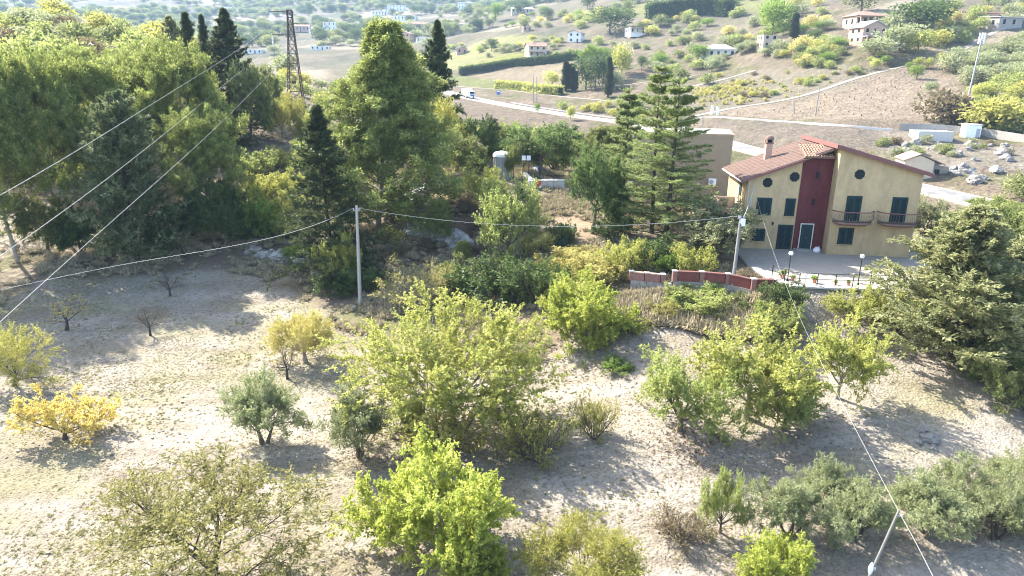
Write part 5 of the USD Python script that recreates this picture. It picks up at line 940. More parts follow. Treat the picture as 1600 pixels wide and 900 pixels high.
T('lime_shrub',765,312,5.4,4.0,'lime_bush','bush','lime bush on the bank just below the water tank',zc=74)
for kd, x, y, w, h, l in (('lime_shrub',1085,428,4.6,2.6,'bright green rounded bush behind the brick garden wall'),('lime_shrub',975,425,4.6,3.0,'lime rounded bush left of the sunlit pinkish wall'),('straw_shrub',940,440,5.4,2.4,'pale straw bush beside the lime rounded bush'),('deep_shrub',960,372,4.4,2.4,'dark low bush under the lemon tree'),('deep_shrub',1020,412,5.0,2.6,'dark bush under the norfolk pines'),('green_shrub',1045,425,3.0,1.8,'leafy green bush behind the garden steps'),('deep_shrub',880,382,3.0,2.4,'dark clump left of the lemon tree trunk'),('straw_shrub',870,430,5.0,2.2,'dry straw coloured bush on the garden bank'),('lime_brush',905,445,4.4,2.0,'wiry pale bush above the bright green tree'),('straw_shrub',905,405,4.2,1.4,'flat dry bush in the middle of the garden slope'),('straw_shrub',845,395,3.8,2.2,'twiggy dry bush right of the silvery tree'),('lime_shrub',880,470,5.0,2.4,'pale green bush behind the bright green tree'),('pistachio_shrub',1090,480,5.2,1.7,'sprawling light green bush in front of the brick garden wall'),('holm_shrub',1120,495,3.4,1.2,'low dark bush below the concrete pole'),('deep_shrub',1180,484,3.0,1.0,'dark shrub right of the concrete pole foot'),('brush_shrub',1170,440,2.6,1.0,'small dry bush on the terrace bank'),('pistachio_shrub',1062,474,2.6,1.5,'light green bush against the left end of the brick panels'),('lime_brush',1035,490,3.4,1.4,'wiry yellowish bush before the garden steps'),('holm_shrub',1150,480,2.6,1.3,'dull green bush at the foot of the concrete pole'),('green_shrub',1112,470,1.8,1.4,'climbing green bush against the middle of the brick wall')):
    T(kd, x, y, w, h, 'garden_bush', 'bush', l)
# bank in the middle
T('dark_fir',521,404,8.8,15.4,'dark_cypress','cypress','dark dense conifer left of the tall pine',zc=65,top=162)
T('aleppo_pine_tall',590,372,17.0,21.0,'aleppo_pine','pine tree','tallest bright green pine in the centre left',zc=74,top=40)
T('dark_fir',684,262,8.4,17.4,'spire_fir','fir tree','dark fir with a thin pointed top right of the tall pine',zc=98,top=37)
T('feathery_green_tree',678,270,8.0,11.5,'poplar','tree','yellow olive tall tree between the pine and the pointed fir',zc=88)
T('twiggy_shrub',645,478,6.6,4.4,'twiggy_bush','bush','straw coloured twiggy bush right of the wooden pole')
T('deep_shrub',765,470,7.5,3.6,'dark_thicket','bush','dark green thicket behind the top of the largest tree'); T('holm_shrub',710,455,5.0,3.0,'dark_thicket','bush','dull green thicket beside the straw twiggy bush'); T('deep_shrub',845,470,5.5,3.8,'dark_thicket','bush','deep green thicket left of the bright green tree')
T('lime_shrub',535,440,4.6,4.8,'lime_bush','bush','lime green bush just left of the wooden pole'); T('deep_shrub',525,456,5.0,1.8,'ivy_mound','bush','dark ivy mound at the corner of the upper field'); T('deep_shrub',575,455,4.0,2.4,'ivy_mound','bush','dark ivy mound behind the wooden pole foot')
T('aleppo_pine',686,388,3.0,5.0,'young_pine','pine tree','slender young pine on the rocky bank'); T('aleppo_pine',722,412,1.8,2.2,'young_pine','pine tree','tiny pine seedling below the slender young pine')
for i, (x, y, w, h) in enumerate(((700,440,3,1.2),(668,388,2.6,1.2),(742,358,3,1.4),(620,402,3,1.5),(610,440,2.6,1.0),(730,330,3,1.6),(600,372,3.2,1.8),(750,395,3.2,1.2))): T('brush_shrub', x, y, w, h, 'dry_scrub', 'bush', 'dry brown scrub ' + ('in front of the left rock of the bank', 'beside the slender young pine', 'left of the silvery tree', 'below the tall pine trunk', 'behind the straw twiggy bush', 'above the flat rocks of the bank', 'at the foot of the tallest pine', 'right of the flat rocks')[i])
# left bank bushes
for kd, x, y, w, h, l in (('green_shrub',398,372,5.5,5.4,'dark green leafy shrub at the right end of the pine grove'),('deep_round_tree',352,388,5.6,5.0,'deep green round shrub under the pines'),('lime_shrub',430,352,5.6,3.6,'lime bush left of the dark conifer, lower one'),('lime_shrub',468,345,4.6,3.4,'lime bush touching the dark conifer'),('lime_shrub',412,310,5.6,3.2,'lime bush up the bank, middle one'),('lime_shrub',448,300,5.4,2.8,'lime bush up the bank near the dark conifer'),('pistachio_shrub',395,275,5.6,3.4,'light green bush up the bank beside the grove'),('lime_shrub',440,262,6,2.8,'lime bush below the pylon shrubs'),('pistachio_shrub',445,372,5.0,3.0,'light green bush above the limestone outcrop'),('green_shrub',470,402,3.6,1.6,'green bush among the limestone boulders'),('green_shrub',405,352,4.0,3.2,'mid green bush between grove and lime bushes')):
    T(kd, x, y, w, h, 'bank_bush', 'bush', l)
T('feathery_green_tree',442,250,7,6.4,'pylon_tree','tree','pale yellow green tree below the pylon',zc=104); T('lime_shrub',482,235,6,4.4,'pylon_bush','bush','light bush between the pylon and the tall pine',zc=106); T('deep_shrub',462,190,5,3,'pylon_bush','bush','dark bush at the pylon foot',zc=118); T('pistachio_shrub',500,215,5,4.5,'pylon_bush','bush','green bush hidden beside the tall pine',zc=112); T('holm_tree',408,215,6.5,9.0,'dark_tree','tree','dark tree with a bare trunk left of the pylon',zc=112); T('far_olive',447,150,8,7,'valley_tree','tree','grey green tree seen behind the pylon',zc=190)
# pine grove on the left
gv = (('aleppo_pine_wide',28,385,11.5,72,68,'pine at the left edge of the grove, nearest the frame'),('aleppo_pine_wide',100,385,11.0,76,73,'second pine of the grove from the left edge'),('aleppo_pine',166,380,9.6,92,76,'narrow lit pine standing above the silvery cypress'),('aleppo_pine_wide',228,372,10.0,86,82,'pine behind the silvery cypress'),('aleppo_pine_wide',290,380,12.6,64,80,'broad sunlit pine at the right of the grove'),('aleppo_pine_wide',326,390,9.0,165,74,'lower shaded pine at the right end of the grove'),('aleppo_pine_wide',-45,390,10,80,64,'pine beyond the left edge of the frame'),('aleppo_pine_tall',60,300,9,78,88,'pine in the second row behind the left edge pine'),('aleppo_pine',135,290,9,74,92,'pine in the second row above the narrow lit pine'),('aleppo_pine_wide',205,290,9,76,96,'pine in the second row left of the broad sunlit pine'),('aleppo_pine',262,280,8,74,98,'hindmost pine of the grove near the dark firs'))
for kd, x, y, w, tp_, zc, l in gv: T(kd, x, y, w, 1, 'aleppo_pine', 'pine tree', l, zc=zc, top=tp_)
T('silver_cypress',217,402,9.6,15.6,'silver_cypress','cypress','dark silvery tipped cypress in front of the pine grove',zc=69,top=142)
T('narrow_fir',312,235,5.2,20.5,'dark_fir','fir tree','left of the two narrow dark firs behind the grove',zc=104,top=24); T('narrow_fir',329,235,3.6,20.0,'dark_fir','fir tree','right of the two narrow dark firs behind the grove',zc=107,rot=90,top=27); T('dark_fir',362,235,10.5,21.0,'dark_fir','fir tree','widest dark fir with a pointed top beside the power lines',zc=102,top=19); T('spreading_cypress',280,220,7,18,'pale_fir','fir tree','paler fir left of the narrow dark firs',zc=112,top=28); T('holm_tree',392,240,7,11,'dark_tree','tree','dark tree at the right foot of the widest fir',zc=100); T('dark_fir',345,250,8,12,'dark_fir','fir tree','short dark fir between the grove and the widest fir',zc=96,top=110)
for kd, x, y, w, h, l in (('holm_tree',75,392,6.5,6.0,'dull green undergrowth tree beside the left edge under the pines'),('deep_round_tree',128,395,6.0,5.0,'dark undergrowth tree left of the silvery cypress foot'),('deep_round_tree',290,396,6.5,5.5,'dark undergrowth tree right of the silvery cypress foot'),('deep_round_tree',335,380,6.5,7.0,'deep shaded tree under the right end of the pine grove')): T(kd, x, y, w, h, 'undergrowth_tree', 'tree', l)  # dark trees added to deepen the shade beneath the grove
T('dead_branches',28,385,5.0,2.0,'dead_branches','branches','heap of bare whitish branches at the left edge under the pines'); T('dead_branches',60,392,4.0,1.4,'dead_branches','branches','smaller heap of bare branches right of the left edge heap')
# agaves
def agave(px, py, s, label):
    p = hit(px, py); t = thing('agave', label, 'agave', p); rng = RG(int(px)); 
    for k in range(22):
        a = k * 2.4; el = math.radians(18 + 62 * k / 22); d = np.array([math.cos(a) * math.cos(el), math.sin(a) * math.cos(el), math.sin(el)]); sd_ = np.array([-math.sin(a), math.cos(a), 0]); up = np.cross(d, sd_) * -1; L = s * rng.uniform(.8, 1.1)
        pt = [d * 0, d * L * .35 + up * .0, d * L * .7, d * L]; w = np.array([.07, .1, .06, .004]) * s; V = []
        for q, ww in zip(pt, w): V += [q + sd_ * ww, q - up * ww * .45, q - sd_ * ww]
        F = [];
        for j in range(3):
            for e in range(2): o = j * 3 + e; F += [(o, o + 1, o + 4), (o, o + 4, o + 3)]
            F += [(j * 3 + 2, j * 3, j * 3 + 3), (j * 3 + 2, j * 3 + 3, j * 3 + 5)]
        part(t, 'leaf', (np.array(V), np.array(F)), MT['agave'], rnd=np.full(12, rng.uniform()))
agave(884, 372, 1.5, 'large agave left of the lemon tree trunk'); agave(882, 388, 1.2, 'agave below the large agave'); agave(812, 305, 1.6, 'bluish agave beside the low concrete wall'); agave(820, 315, 1.3, 'agave in front of the bluish agave')

# ------------------------------------------------------------------ mid distance trees, one by one
for kd, x, y, w, h, l in (('umbrella_pine',924,125,17,15,'dense round topped pine in the middle of the valley'),('column_cypress',950,152,3.2,14.5,'single dark column cypress by the valley track'),('column_cypress',884,142,4.0,12,'dark column cypress left of the group, nearer one'),('column_cypress',893,142,3.4,11,'dark column cypress left of the group, second one'),('column_cypress',899,142,2.6,8,'shortest column cypress of the left group'),('far_deep_tree',915,140,12,14,'dark tree mass under the round topped pine, left part'),('far_deep_tree',930,142,12,15,'dark tree mass under the round topped pine, middle part'),('far_deep_tree',942,138,9,13,'dark tree mass under the round topped pine, right part'),('far_lime_tree',970,120,10,14,'yellow green poplar right of the round topped pine'),('far_holm_tree',974,115,8,10,'dark tree behind the yellow green poplar'),('far_grey_bush',922,135,5,5,'pale round shrub before the dark tree mass'),('far_lime_tree',862,136,8,7,'yellow green tree in the bare field'),('far_deep_tree',1002,110,5,6.5,'dark upright tree left of the valley track'),('far_tree',1030,108,9,7,'green spreading tree above the valley track'),('far_olive',960,140,8,7,'grey tree beside the column cypress'),('far_holm_bush',1062,124,8,5,'rounded bush on the valley track'),('far_holm_bush',1106,131,6.5,4,'dark rounded bush at the edge of the vineyard'),('far_olive',1112,112,7,6,'lone tree above the vineyard'),('far_olive',890,118,5,5,'pale tree at the left of the bare field'),('far_tree',1090,98,11,8,'green tree left of the white bungalow'),('far_deep_tree',953,52,30,16,'large dark tree group above the round topped pine'),('far_tree',1205,62,16,17,'tall green tree on the right hillside'),('far_deep_tree',1430,58,20,13,'dark trees right of the pitched house'),('far_deep_tree',1455,50,16,12,'dark grey trees further right of the pitched house'),('far_holm_tree',1345,20,18,12,'green tree clump above the hipped villa'),('far_olive',1392,60,14,9,'grey bushy tree in front of the pitched house'),('far_olive',1405,80,16,9,'olive brown thicket below the pitched house'),('far_lime_tree',1435,84,12,8,'yellow olive thicket right of the pitched house'),('far_olive',1370,88,14,6,'grey thicket on the slope below the porch'),('far_tree',1432,124,5,4.4,'small round tree with a shadow on the tan field'),('far_olive',1453,146,4.5,3.4,'lone grey bush on the tan field'),('far_deep_tree',768,80,9,8,'dark round tree on the meadow'),('far_deep_tree',408,72,22,14,'blue dark tree clump left of the pylon'),('far_tree',774,33,16,18,'pine standing above the olive slope'),('far_deep_tree',483,30,12,26,'lone dark cypress on the hazy slope'),('column_cypress',1240,60,4,10,'distant cypress on the right hillside'),('far_brown_bush',1470,192,14,8,'brown thicket left of the telecom mast'),('far_brown_bush',1490,194,10,7,'brown thicket at the mast foot'),('far_lime_bush',1545,203,14,7,'yellow green thicket behind the white cabin'),('far_lime_bush',1570,200,14,7,'yellow green thicket right of the white cabin'),('far_holm_bush',1592,310,6,4,'bush at the right edge above the pine'),('far_lime_tree',1432,274,3.4,3,'yellow green bush against the ruined farmhouse'),('far_tree',840,177,2.2,3.6,'sapling on the verge of the valley road'),('far_lime_tree',892,188,3.6,4.6,'young tree on the near side of the valley road'),('far_grey_bush',668,75,14,8,'grey mound of scrub below the pink house')):
    T(kd, x, y, w, h, 'valley_tree' if 'bush' not in kd else 'valley_bush', 'tree' if 'bush' not in kd else 'bush', l)
# hedges, clipped
def hedge(pxs, half, h, label, leaf, name='hedge', seed=0, n=9000):
    L = smooth_line([hit(*p) for p in pxs], 60, 1); o = L[0].copy(); t = thing(name, label, 'hedge', o); rng = RG(seed); u = rng.uniform(0, 59, n); i = u.astype(int); f = (u - i)[:, None]; P = L[i] * (1 - f) + L[np.minimum(i + 1, 59)] * f - o; T_ = L[np.minimum(i + 1, 59)] - L[i]; N = np.stack([-T_[:, 1], T_[:, 0], 0 * i], 1); N /= np.linalg.norm(N, axis=1, keepdims=True) + 1e-9
    a = rng.uniform(0, 2 * np.pi, n); P = P + N * (np.sign(np.cos(a)) * np.minimum(abs(np.cos(a)) * 1.5, 1) * half)[:, None]; P[:, 2] += np.clip(.5 + .5 * np.sin(a) * 1.4, 0, 1) * h + rng.normal(size=n) * h * .05
    v, f = leaves(P, rng.normal(size=(n, 3)), h * .28, h * .16, rng); part(t, 'foliage', (v, f), MT[leaf], rnd=np.repeat(rng.uniform(size=n), 4)); part(t, 'core', slab(L - o, half * .7, h * .85, h * .84), MT['darkbark'])
hedge(((718,117),(760,111),(800,104),(850,100),(904,92)), 1.8, 3.6, 'long dark clipped hedge below the cream house', 'deep', seed=5); hedge(((778,138),(820,142),(850,147),(876,148)), 1.8, 3.2, 'lighter green hedge along the small road', 'lime', seed=6, n=7000); hedge(((1010,30),(1060,24),(1110,20),(1140,24)), 4, 8, 'dark hedge row above the white villa', 'deep', seed=7)
# ------------------------------------------------------------------ scattered bushes and trees of the slopes, each its own
ADJ = dict(far_olive='grey green olive tree', far_bush='light green bush', far_holm_bush='dull green bush', far_grey_bush='pale grey bush', far_lime_bush='yellow green bush', far_tree='green tree', far_deep_tree='dark green tree', far_holm_tree='dark olive green tree', far_lime_tree='yellow green tree', far_brown_bush='brown bush', far_straw_bush='straw coloured bush', holm_shrub='dull green shrub', deep_shrub='dark green shrub', pistachio_shrub='light green shrub', green_shrub='leafy green shrub')
MARKS = ((1365,62,'the pitched two storey house'),(1356,32,'the orange hipped villa'),(1122,82,'the white bungalow'),(840,80,'the cream house'),(897,58,'the small white house'),(1203,66,'the square cream block'),(717,43,'the square ochre house'),(746,42,'the low gabled house'),(654,40,'the long orange roofed house'),(630,58,'the pink house'),(1005,47,'the flat white villa'),(1545,30,'the reddish roofed shed'),(1590,38,'the long barn'),(824,46,'the stone hut'),(924,85,'the round topped pine'),(950,130,'the column cypress'),(455,60,'the pylon'),(312,60,'the narrow dark firs'),(365,60,'the widest dark fir'),(690,60,'the pointed fir'),(1445,265,'the ruined farmhouse'),(1520,205,'the white cabin'),(1460,210,'the concrete basin'),(1520,120,'the telecom mast'),(732,148,'the lorry'),(783,250,'the water tank'),(820,248,'the floodlights'),(1115,172,'the gate pillars'),(816,17,'the long pale roofed building'),(729,10,'the wide white building'),(100,12,'the rocky bluff'),(500,75,'the long white shed'),(395,80,'the low farm building'),(1432,120,'the small round field tree'),(1275,150,'the thin field pole'))
SEEN = set()
def scatter(px, n, kinds, w, h, seed, name, cat_, where, group, sep=5.0):
    rg = random.Random(seed); P = Polygon(px); x0, y0, x1, y1 = P.bounds; got = []; tries = 0
    while len(got) < n and tries < n * 40:
        tries += 1; x, y = rg.uniform(x0, x1), rg.uniform(y0, y1)
        if not shapely.contains_xy(P, x, y) or any(math.hypot((x - a), (y - b) * 1.6) < sep for a, b in got): continue
        p = hit(x, y)
        if shapely.distance(LineString(ROAD[:, :2]), shapely.Point(*p[:2])) < 6 or any(shapely.distance(LineString(t_[:, :2]), shapely.Point(*p[:2])) < 3 for t_ in TRACKS): continue
        got.append((x, y)); k = rg.uniform(.65, 1.3); kd = rg.choice(kinds); m = min(MARKS, key=lambda q: math.hypot(q[0] - x, (q[1] - y) * 1.3)); dx, dy = x - m[0], (y - m[1])
        side = ('just ' if math.hypot(dx, dy) < 32 else '') + ('right of' if dx > abs(dy) * 1.2 else 'left of' if -dx > abs(dy) * 1.2 else 'below' if dy > 0 else 'above')
        lab = ('small ' if k < .85 else 'large ' if k > 1.12 else '') + ADJ[kd] + ' ' + (f'{side} {m[2]}' if math.hypot(dx, dy) < 90 else '') + ((' ' + where) if math.hypot(dx, dy) > 32 else '')
        lab = ' '.join(lab.split())
        if lab in SEEN: m2 = sorted(MARKS, key=lambda q: math.hypot(q[0] - x, (q[1] - y) * 1.3))[1]; lab = lab.replace(' ' + where, '') + ', towards ' + m2[2]
        if len(lab.split()) > 16: lab = lab.replace(' ' + where, '')
        if lab in SEEN and ' in the ' not in lab.replace(where, ''): lab = lab.replace(ADJ[kd], ('tall ' if kd in ('far_tree', 'far_deep_tree') else 'round ') + ADJ[kd])
        while len(lab.split()) > 16: lab = lab.replace('just ', '') if 'just ' in lab else lab.rsplit(',', 1)[0] if ',' in lab else ' '.join(lab.split()[:16])
        SEEN.add(lab); nm = 'bush' if 'bush' in kd or 'shrub' in kd else 'olive_tree' if 'olive' in kd else 'tree'
        plant(kd, p, w * k, h * k * rg.uniform(.85, 1.15), name.split('_')[0] + '_' + nm, nm.replace('_', ' '), lab, group + ', ' + lab, rg.uniform(0, 360))
MIX = ['far_olive', 'far_bush', 'far_holm_bush', 'far_grey_bush', 'far_lime_bush', 'far_bush', 'far_straw_bush']
scatter(((0,30),(60,25),(150,40),(260,60),(350,92),(340,120),(0,120)), 75, ['far_bush','far_olive','far_grey_bush','far_holm_bush','far_bush','far_brown_bush','far_lime_bush'], 7.0, 4.2, 1, 'hill_bush', 'bush', 'on the left hill', 'bushes on the left hill', 9)
scatter(((1140,0),(1330,0),(1320,60),(1290,110),(1200,95),(1130,70),(1020,60),(1000,40)), 70, MIX + ['far_deep_tree', 'far_tree'], 7.5, 4.6, 2, 'slope_tree', 'tree', 'on the wooded slope', 'trees on the upper right slope', 8)
scatter(((1440,20),(1600,0),(1600,20),(1560,60),(1480,85),(1440,70)), 30, MIX, 7, 4.5, 3, 'slope_tree', 'tree', 'on the upper right slope', 'bushes by the upper right sheds', 8)
scatter(((1460,110),(1520,95),(1600,60),(1600,130),(1545,140),(1480,125)), 34, ['far_olive','far_olive','far_grey_bush'], 6.5, 4.4, 4, 'orchard_olive', 'olive tree', 'in the olive grove', 'olive grove behind the mast', 9)
scatter(((1520,150),(1600,125),(1600,215),(1530,200)), 26, ['far_lime_bush','far_holm_bush','far_bush','far_lime_tree'], 6, 4, 5, 'slope_bush', 'bush', 'on the right edge slope', 'bushes right of the mast', 9)
scatter(((930,60),(1000,45),(1110,60),(1200,80),(1180,100),(1030,120),(960,118),(940,90)), 40, ['far_olive','far_olive','far_grey_bush','far_holm_bush','far_bush'], 6.4, 4.0, 6, 'orchard_olive', 'olive tree', 'on the terraces', 'olives around the white villa', 7)
scatter(((640,70),(760,75),(860,60),(930,85),(900,95),(800,85),(720,95),(650,90)), 34, ['far_olive','far_grey_bush','far_bush','far_lime_tree'], 5.6, 3.8, 7, 'valley_olive', 'olive tree', 'in the valley fields', 'olives by the cream house', 6)
scatter(((640,30),(700,25),(900,15),(1000,10),(990,30),(900,55),(760,40),(640,60)), 52, MIX + ['far_tree'], 9, 5.2, 8, 'ridge_tree', 'tree', 'on the olive ridge', 'trees on the olive ridge', 6)
scatter(((1060,100),(1240,125),(1300,105),(1370,88),(1420,95),(1300,128),(1200,155),(1080,150)), 26, ['far_bush','far_brown_bush','far_lime_bush'], 3.4, 1.8, 9, 'vineyard_bush', 'bush', 'on the vineyard slope', 'bushes on the vineyard slope', 10)
scatter(((1300,68),(1340,95),(1290,110),(1210,100),(1250,80)), 16, ['far_bush','far_lime_tree','far_holm_bush'], 5.5, 3.8, 10, 'slope_bush', 'bush', 'on the stony slope', 'bushes below the pitched house', 8)
scatter(((1380,222),(1580,226),(1600,250),(1480,255),(1380,250)), 20, ['far_brown_bush','far_holm_bush','far_grey_bush'], 2.6, 1.7, 11, 'cutting_bush', 'bush', 'in the rocky cutting', 'scrub in the rocky cutting', 7)
scatter(((870,172),(960,163),(1060,175),(1060,192),(960,186),(880,182)), 18, ['far_lime_bush','far_bush'], 4, 2.6, 12, 'verge_bush', 'bush', 'on the road verge', 'bushes on the road verge', 6)
scatter(((560,96),(700,105),(690,128),(620,150),(560,140)), 14, ['far_olive','far_bush'], 6, 4, 13, 'valley_bush', 'bush', 'behind the tall pine', 'bushes behind the tall pine', 8)
scatter(((690,180),(800,270),(900,262),(960,240),(990,260),(985,230),(720,215)), 20, ['holm_shrub','deep_shrub','pistachio_shrub','green_shrub'], 5, 3.6, 14, 'garden_shrub', 'bush', 'at the back of the garden', 'shrubs at the back of the garden', 9)
scatter(((385,130),(560,120),(520,170),(430,180)), 14, ['far_bush','far_lime_bush','far_olive'], 5.5, 3.6, 15, 'valley_bush', 'bush', 'on the beige field edge', 'bushes behind the pylon', 8)
scatter(((1510,90),(1425,106),(1380,100),(1360,112),(1410,118),(1470,105)), 8, ['far_tree','far_lime_tree'], 3.6, 3.4, 16, 'young_fruit_tree', 'tree', 'by the pale track', 'young trees by the pale track', 9)
# ------------------------------------------------------------------ stuff: woods, vines, grass, stones
def instancer(name, kinds, pos, scl, label, cat_, seed):
    pi = UsdGeom.PointInstancer.Define(stage, f'/World/{name}'); tag(pi, label, cat_, kind='stuff'); rng = RG(seed); n = len(pos); tg = []
    for k in kinds:
        x = UsdGeom.Xform.Define(stage, f'/World/{name}/{k}'); x.GetPrim().GetReferences().AddInternalReference(CLASS[k].GetPath()); tg.append(x.GetPath())
    pi.CreatePrototypesRel().SetTargets(tg); pi.CreateProtoIndicesAttr(Vt.IntArray.FromNumpy(rng.integers(0, len(kinds), n).astype(np.int32))); pi.CreatePositionsAttr(Vt.Vec3fArray.FromNumpy(pos.astype(np.float32)))
    a = rng.uniform(0, np.pi, n); q = np.stack([np.cos(a), 0 * a, 0 * a, np.sin(a)], 1); pi.CreateOrientationsAttr(Vt.QuathArray([Gf.Quath(float(w), 0, 0, float(z)) for w, _, _, z in q])); pi.CreateScalesAttr(Vt.Vec3fArray.FromNumpy(np.asarray(scl, np.float32)))
rng = RG(77)
def far_points(n, rmin, rmax, dens):
    out = []; 
    while len(out) < n:
        r = np.sqrt(rng.uniform(rmin ** 2, rmax ** 2, 4000)); a = rng.uniform(-.85, .85, 4000); x, y = r * np.sin(a), r * np.cos(a); k = rng.uniform(size=4000) < dens(x, y); out += list(zip(x[k], y[k]))
    xy = np.array(out[:n]); return np.stack([xy[:, 0], xy[:, 1], H(xy[:, 0], xy[:, 1]) - .3], 1)
dn = lambda x, y: np.clip((meshkit.fbm(np.stack([x / 110, y / 60, 0 * x], -1), 4, 16) - .49) * 12, 0.02, 1)
fp = far_points(9000, 600, 2300, dn); s_ = rng.uniform(.6, 1.7, (len(fp), 1)) * [1.7, 1.7, 1.3]; instancer('far_woodland', ['far_deep_tree', 'far_holm_tree', 'far_olive'], fp, s_, 'dark hazy woodland covering the far mountain slopes', 'woodland', 3)
# vine rows on the right slope
vp = wpoly(((1075,142),(1180,116),(1330,108),(1365,113),(1300,138),(1210,155),(1100,170))); x0, y0, x1, y1 = vp.bounds; P = []
for s in np.arange(-300, 400, 3.2):
    for t in np.arange(0, 500, 1.3):
        P.append((s * .5 + t * .86, t * .5 - s * .86 + 100))
P = np.array(P) + rng.normal(size=(len(P), 2)) * .3; P = P[shapely.contains_xy(vp, P[:, 0], P[:, 1])]; P = P[rng.uniform(size=len(P)) < np.clip((meshkit.fbm(np.stack([P[:, 0] / 18, P[:, 1] / 18, 0 * P[:, 0]], -1), 3, 2) - .40) * 4, .06, .95)]
instancer('vines', ['far_lime_bush', 'far_straw_bush'], np.stack([P[:, 0], P[:, 1], H(P[:, 0], P[:, 1]) - .1], 1), rng.uniform(.25, .45, (len(P), 1)) * [1, 1, 1.2], 'low yellow green vines in rows on the right slope', 'vines', 4)
sp_ = wpoly(((1150,178),(1215,166),(1330,131),(1425,110),(1470,125),(1490,165),(1440,184),(1300,184))); x0, y0, x1, y1 = sp_.bounds; P = np.array([(x0 + i * 5.0 + (j % 2) * .6, y0 + j * 3.6) for i in range(int((x1 - x0) / 5) + 1) for j in range(int((y1 - y0) / 3.6) + 1)]); P += rng.normal(size=P.shape) * .25; P = P[shapely.contains_xy(sp_, P[:, 0], P[:, 1]) & (rng.uniform(size=len(P)) < .75)]
instancer('young_vines', ['far_brown_bush'], np.stack([P[:, 0], P[:, 1], H(P[:, 0], P[:, 1])], 1), rng.uniform(.05, .10, (len(P), 1)) * [1, 1, 2.6], 'rows of small dark young vines on the tan ploughed field', 'vines', 14)
# grass tufts
def tuft(name, seed, leaf, n, h, w):
    r = RG(seed); a = r.normal(size=(n, 3)); a[:, 2] = abs(a[:, 2]) * 1.2 + .5; b = r.normal(size=(n, 3)) * h * .35; b[:, 2] = 0; v, f = leaves(b, a, h * r.uniform(.6, 1.3, n), w, r, 0); p = stage.CreateClassPrim(f'/World/Kinds/{name}'); part(p, 'blades', (v, f), MT[leaf], rnd=np.repeat(r.uniform(size=n), 4)); CLASS[name] = p
tuft('dry_tuft', 1, 'drygrass', 18, .085, .018); tuft('green_tuft', 2, 'greengrass', 18, .085, .022); tuft('leaf_litter', 3, 'redbrown', 26, .12, .09); tuft('tall_dry', 4, 'drygrass', 50, .5, .035)
def fieldpts(n, poly, dens, seed):
    r = RG(seed); x0, y0, x1, y1 = poly.bounds; x0, x1, y1 = max(x0, -70), min(x1, 60), min(y1, 110); x, y = r.uniform(x0, x1, n), r.uniform(max(y0, 14), y1, n); k = shapely.contains_xy(poly, x, y) & (r.uniform(size=n) < dens(x, y)) & (np.abs(x) < y * .95 + 4); x, y = x[k], y[k]; return np.stack([x, y, H(x, y)], 1)
fN = lambda s, seed: (lambda x, y: meshkit.fbm(np.stack([x * s, y * s, 0 * x], -1), 3, seed))
gA = fieldpts(260000, field_poly, lambda x, y: np.clip((fN(.28, 5)(x, y) - .34) * 2.4, .06, .8) * np.clip(.85 - (x + 4) / 48, .2, 1), 1)
instancer('field_grass', ['dry_tuft'], gA, RG(2).uniform(.4, 1.1, (len(gA), 1)) * [1, 1, .7], 'short dry grass scattered over the pale field', 'grass', 5)
gA = fieldpts(100000, field_poly, lambda x, y: np.clip((fN(.24, 6)(x, y) - .46) * 3, .0, .6) * np.clip(.8 - (x + 4) / 30, .08, 1), 21)
instancer('green_field_grass', ['green_tuft'], gA, RG(2).uniform(.5, 1.5, (len(gA), 1)) * [1, 1, .8], 'short greenish weeds in patches on the left of the field', 'grass', 5)
gB = fieldpts(70000, Polygon([(-70, 30), (60, 30), (60, 105), (-70, 105)]).difference(field_poly.buffer(.3)).difference(terr_poly.buffer(.6)), lambda x, y: np.clip((fN(.2, 8)(x, y) - .42) * 3, .03, .7), 3)
instancer('bank_grass', ['tall_dry'], gB, RG(4).uniform(.5, 1.3, (len(gB), 1)) * [1, 1, .9], 'straw coloured grass on the banks and in the garden', 'grass', 6)
bk = wpoly(((985,480),(1060,475),(1190,490),(1190,515),(1060,500),(985,500))); gC = fieldpts(26000, bk.buffer(1.0), lambda x, y: np.clip((fN(.5, 8)(x, y) - .42) * 4, .05, .8) * np.clip(shapely.distance(bk.exterior, shapely.points(x, y)) / 1.2, .08, 1), 13); instancer('dry_reeds', ['tall_dry'], gC, RG(5).uniform(.6, 1.5, (len(gC), 1)) * [1, 1, 1.1], 'tall dry straw grass below the brick garden wall', 'grass', 8)
LT = []
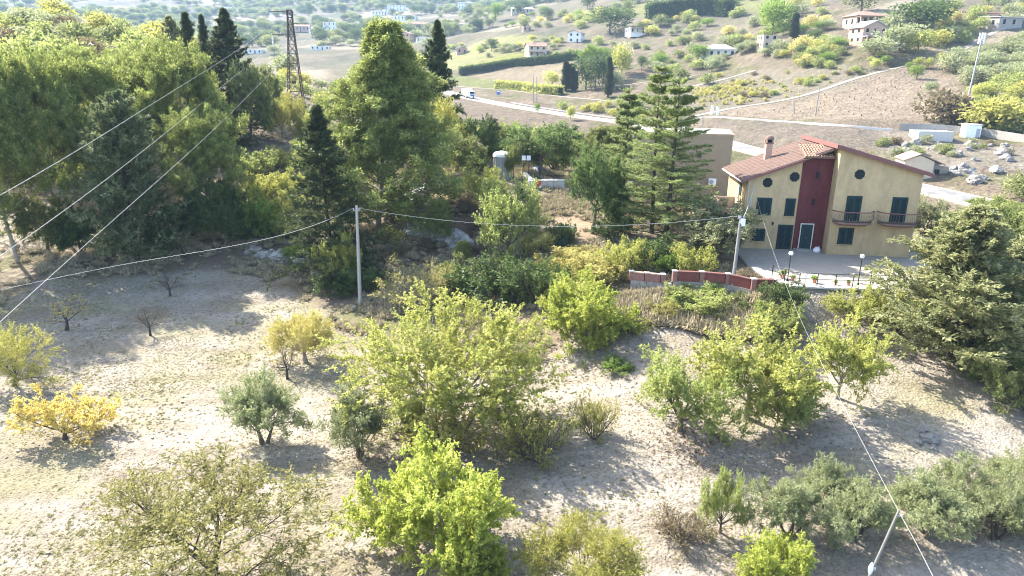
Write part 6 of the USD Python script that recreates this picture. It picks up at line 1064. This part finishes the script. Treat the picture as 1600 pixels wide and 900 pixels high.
for x, y, w, n in ((1075,690,2.4,900),(1230,640,4.5,300),(905,535,4,500),(1440,530,4,900),(705,660,6,500),(1185,500,3,600),(690,880,4.5,300),(590,400,7,2500),(660,400,6,1800),(240,395,10,2500),(565,715,2,300)):
    c = hit(x, y); r = RG(int(x)); q = r.normal(size=(n, 2)) * w * .5; LT.append(c[:2] + q)
LT = np.vstack(LT); instancer('fallen_leaves', ['leaf_litter'], np.stack([LT[:, 0], LT[:, 1], H(LT[:, 0], LT[:, 1]) - .02], 1), RG(6).uniform(.3, .8, (len(LT), 1)) * [1.2, 1.2, .5], 'reddish brown fallen leaves under the trees', 'leaves', 7)
# pebbles and clods of the field
def pebble(name, seed, mat):
    m = trimesh.creation.icosphere(1, 1.0); r = RG(seed); m.vertices *= 1 + .35 * r.normal(size=(len(m.vertices), 1)); m.vertices *= [1, .8, .6]; p = stage.CreateClassPrim(f'/World/Kinds/{name}'); part(p, 'stone', m, MT[mat], smooth=30); CLASS[name] = p
pebble('pale_stone', 1, 'palecon'); pebble('clod', 2, 'track'); pebble('clod_dark', 3, 'verge')
gS = fieldpts(60000, field_poly, lambda x, y: np.clip((fN(.35, 12)(x, y) - .40) * 2.2, .05, .6), 9)
instancer('field_stones', ['pale_stone'], gS[::12], np.exp(RG(13).normal(size=(len(gS[::12]), 1)) * .5) * .04 * np.ones(3), 'small pale stones on the field', 'stones', 9)
instancer('earth_clods', ['clod'], gS, np.exp(RG(3).normal(size=(len(gS), 1)) * .5) * .045 * np.ones(3), 'clods of dry earth on the field', 'clods', 10)

# ------------------------------------------------------------------ the air of the valley
hz = usdkit.material(stage, '/World/Looks/haze_look', {'v': ('principled_volume', dict(color=(.52, .74, 1.0), density=.00012, anisotropy=.0))}, [], volume='v.volume')
top('haze', box(-3400, 3400, -150, 3400, float(GZ.min()) - 1.5, 445), hz, kind='stuff')
print('things', len([p for p in stage.GetPrimAtPath('/World').GetChildren()]), 'triangles', sum(len(p.GetAttribute('faceVertexCounts').Get() or []) for p in Usd.PrimRange(stage.GetPseudoRoot(), Usd.PrimAllPrimsPredicate) if p.GetTypeName() == 'Mesh'))
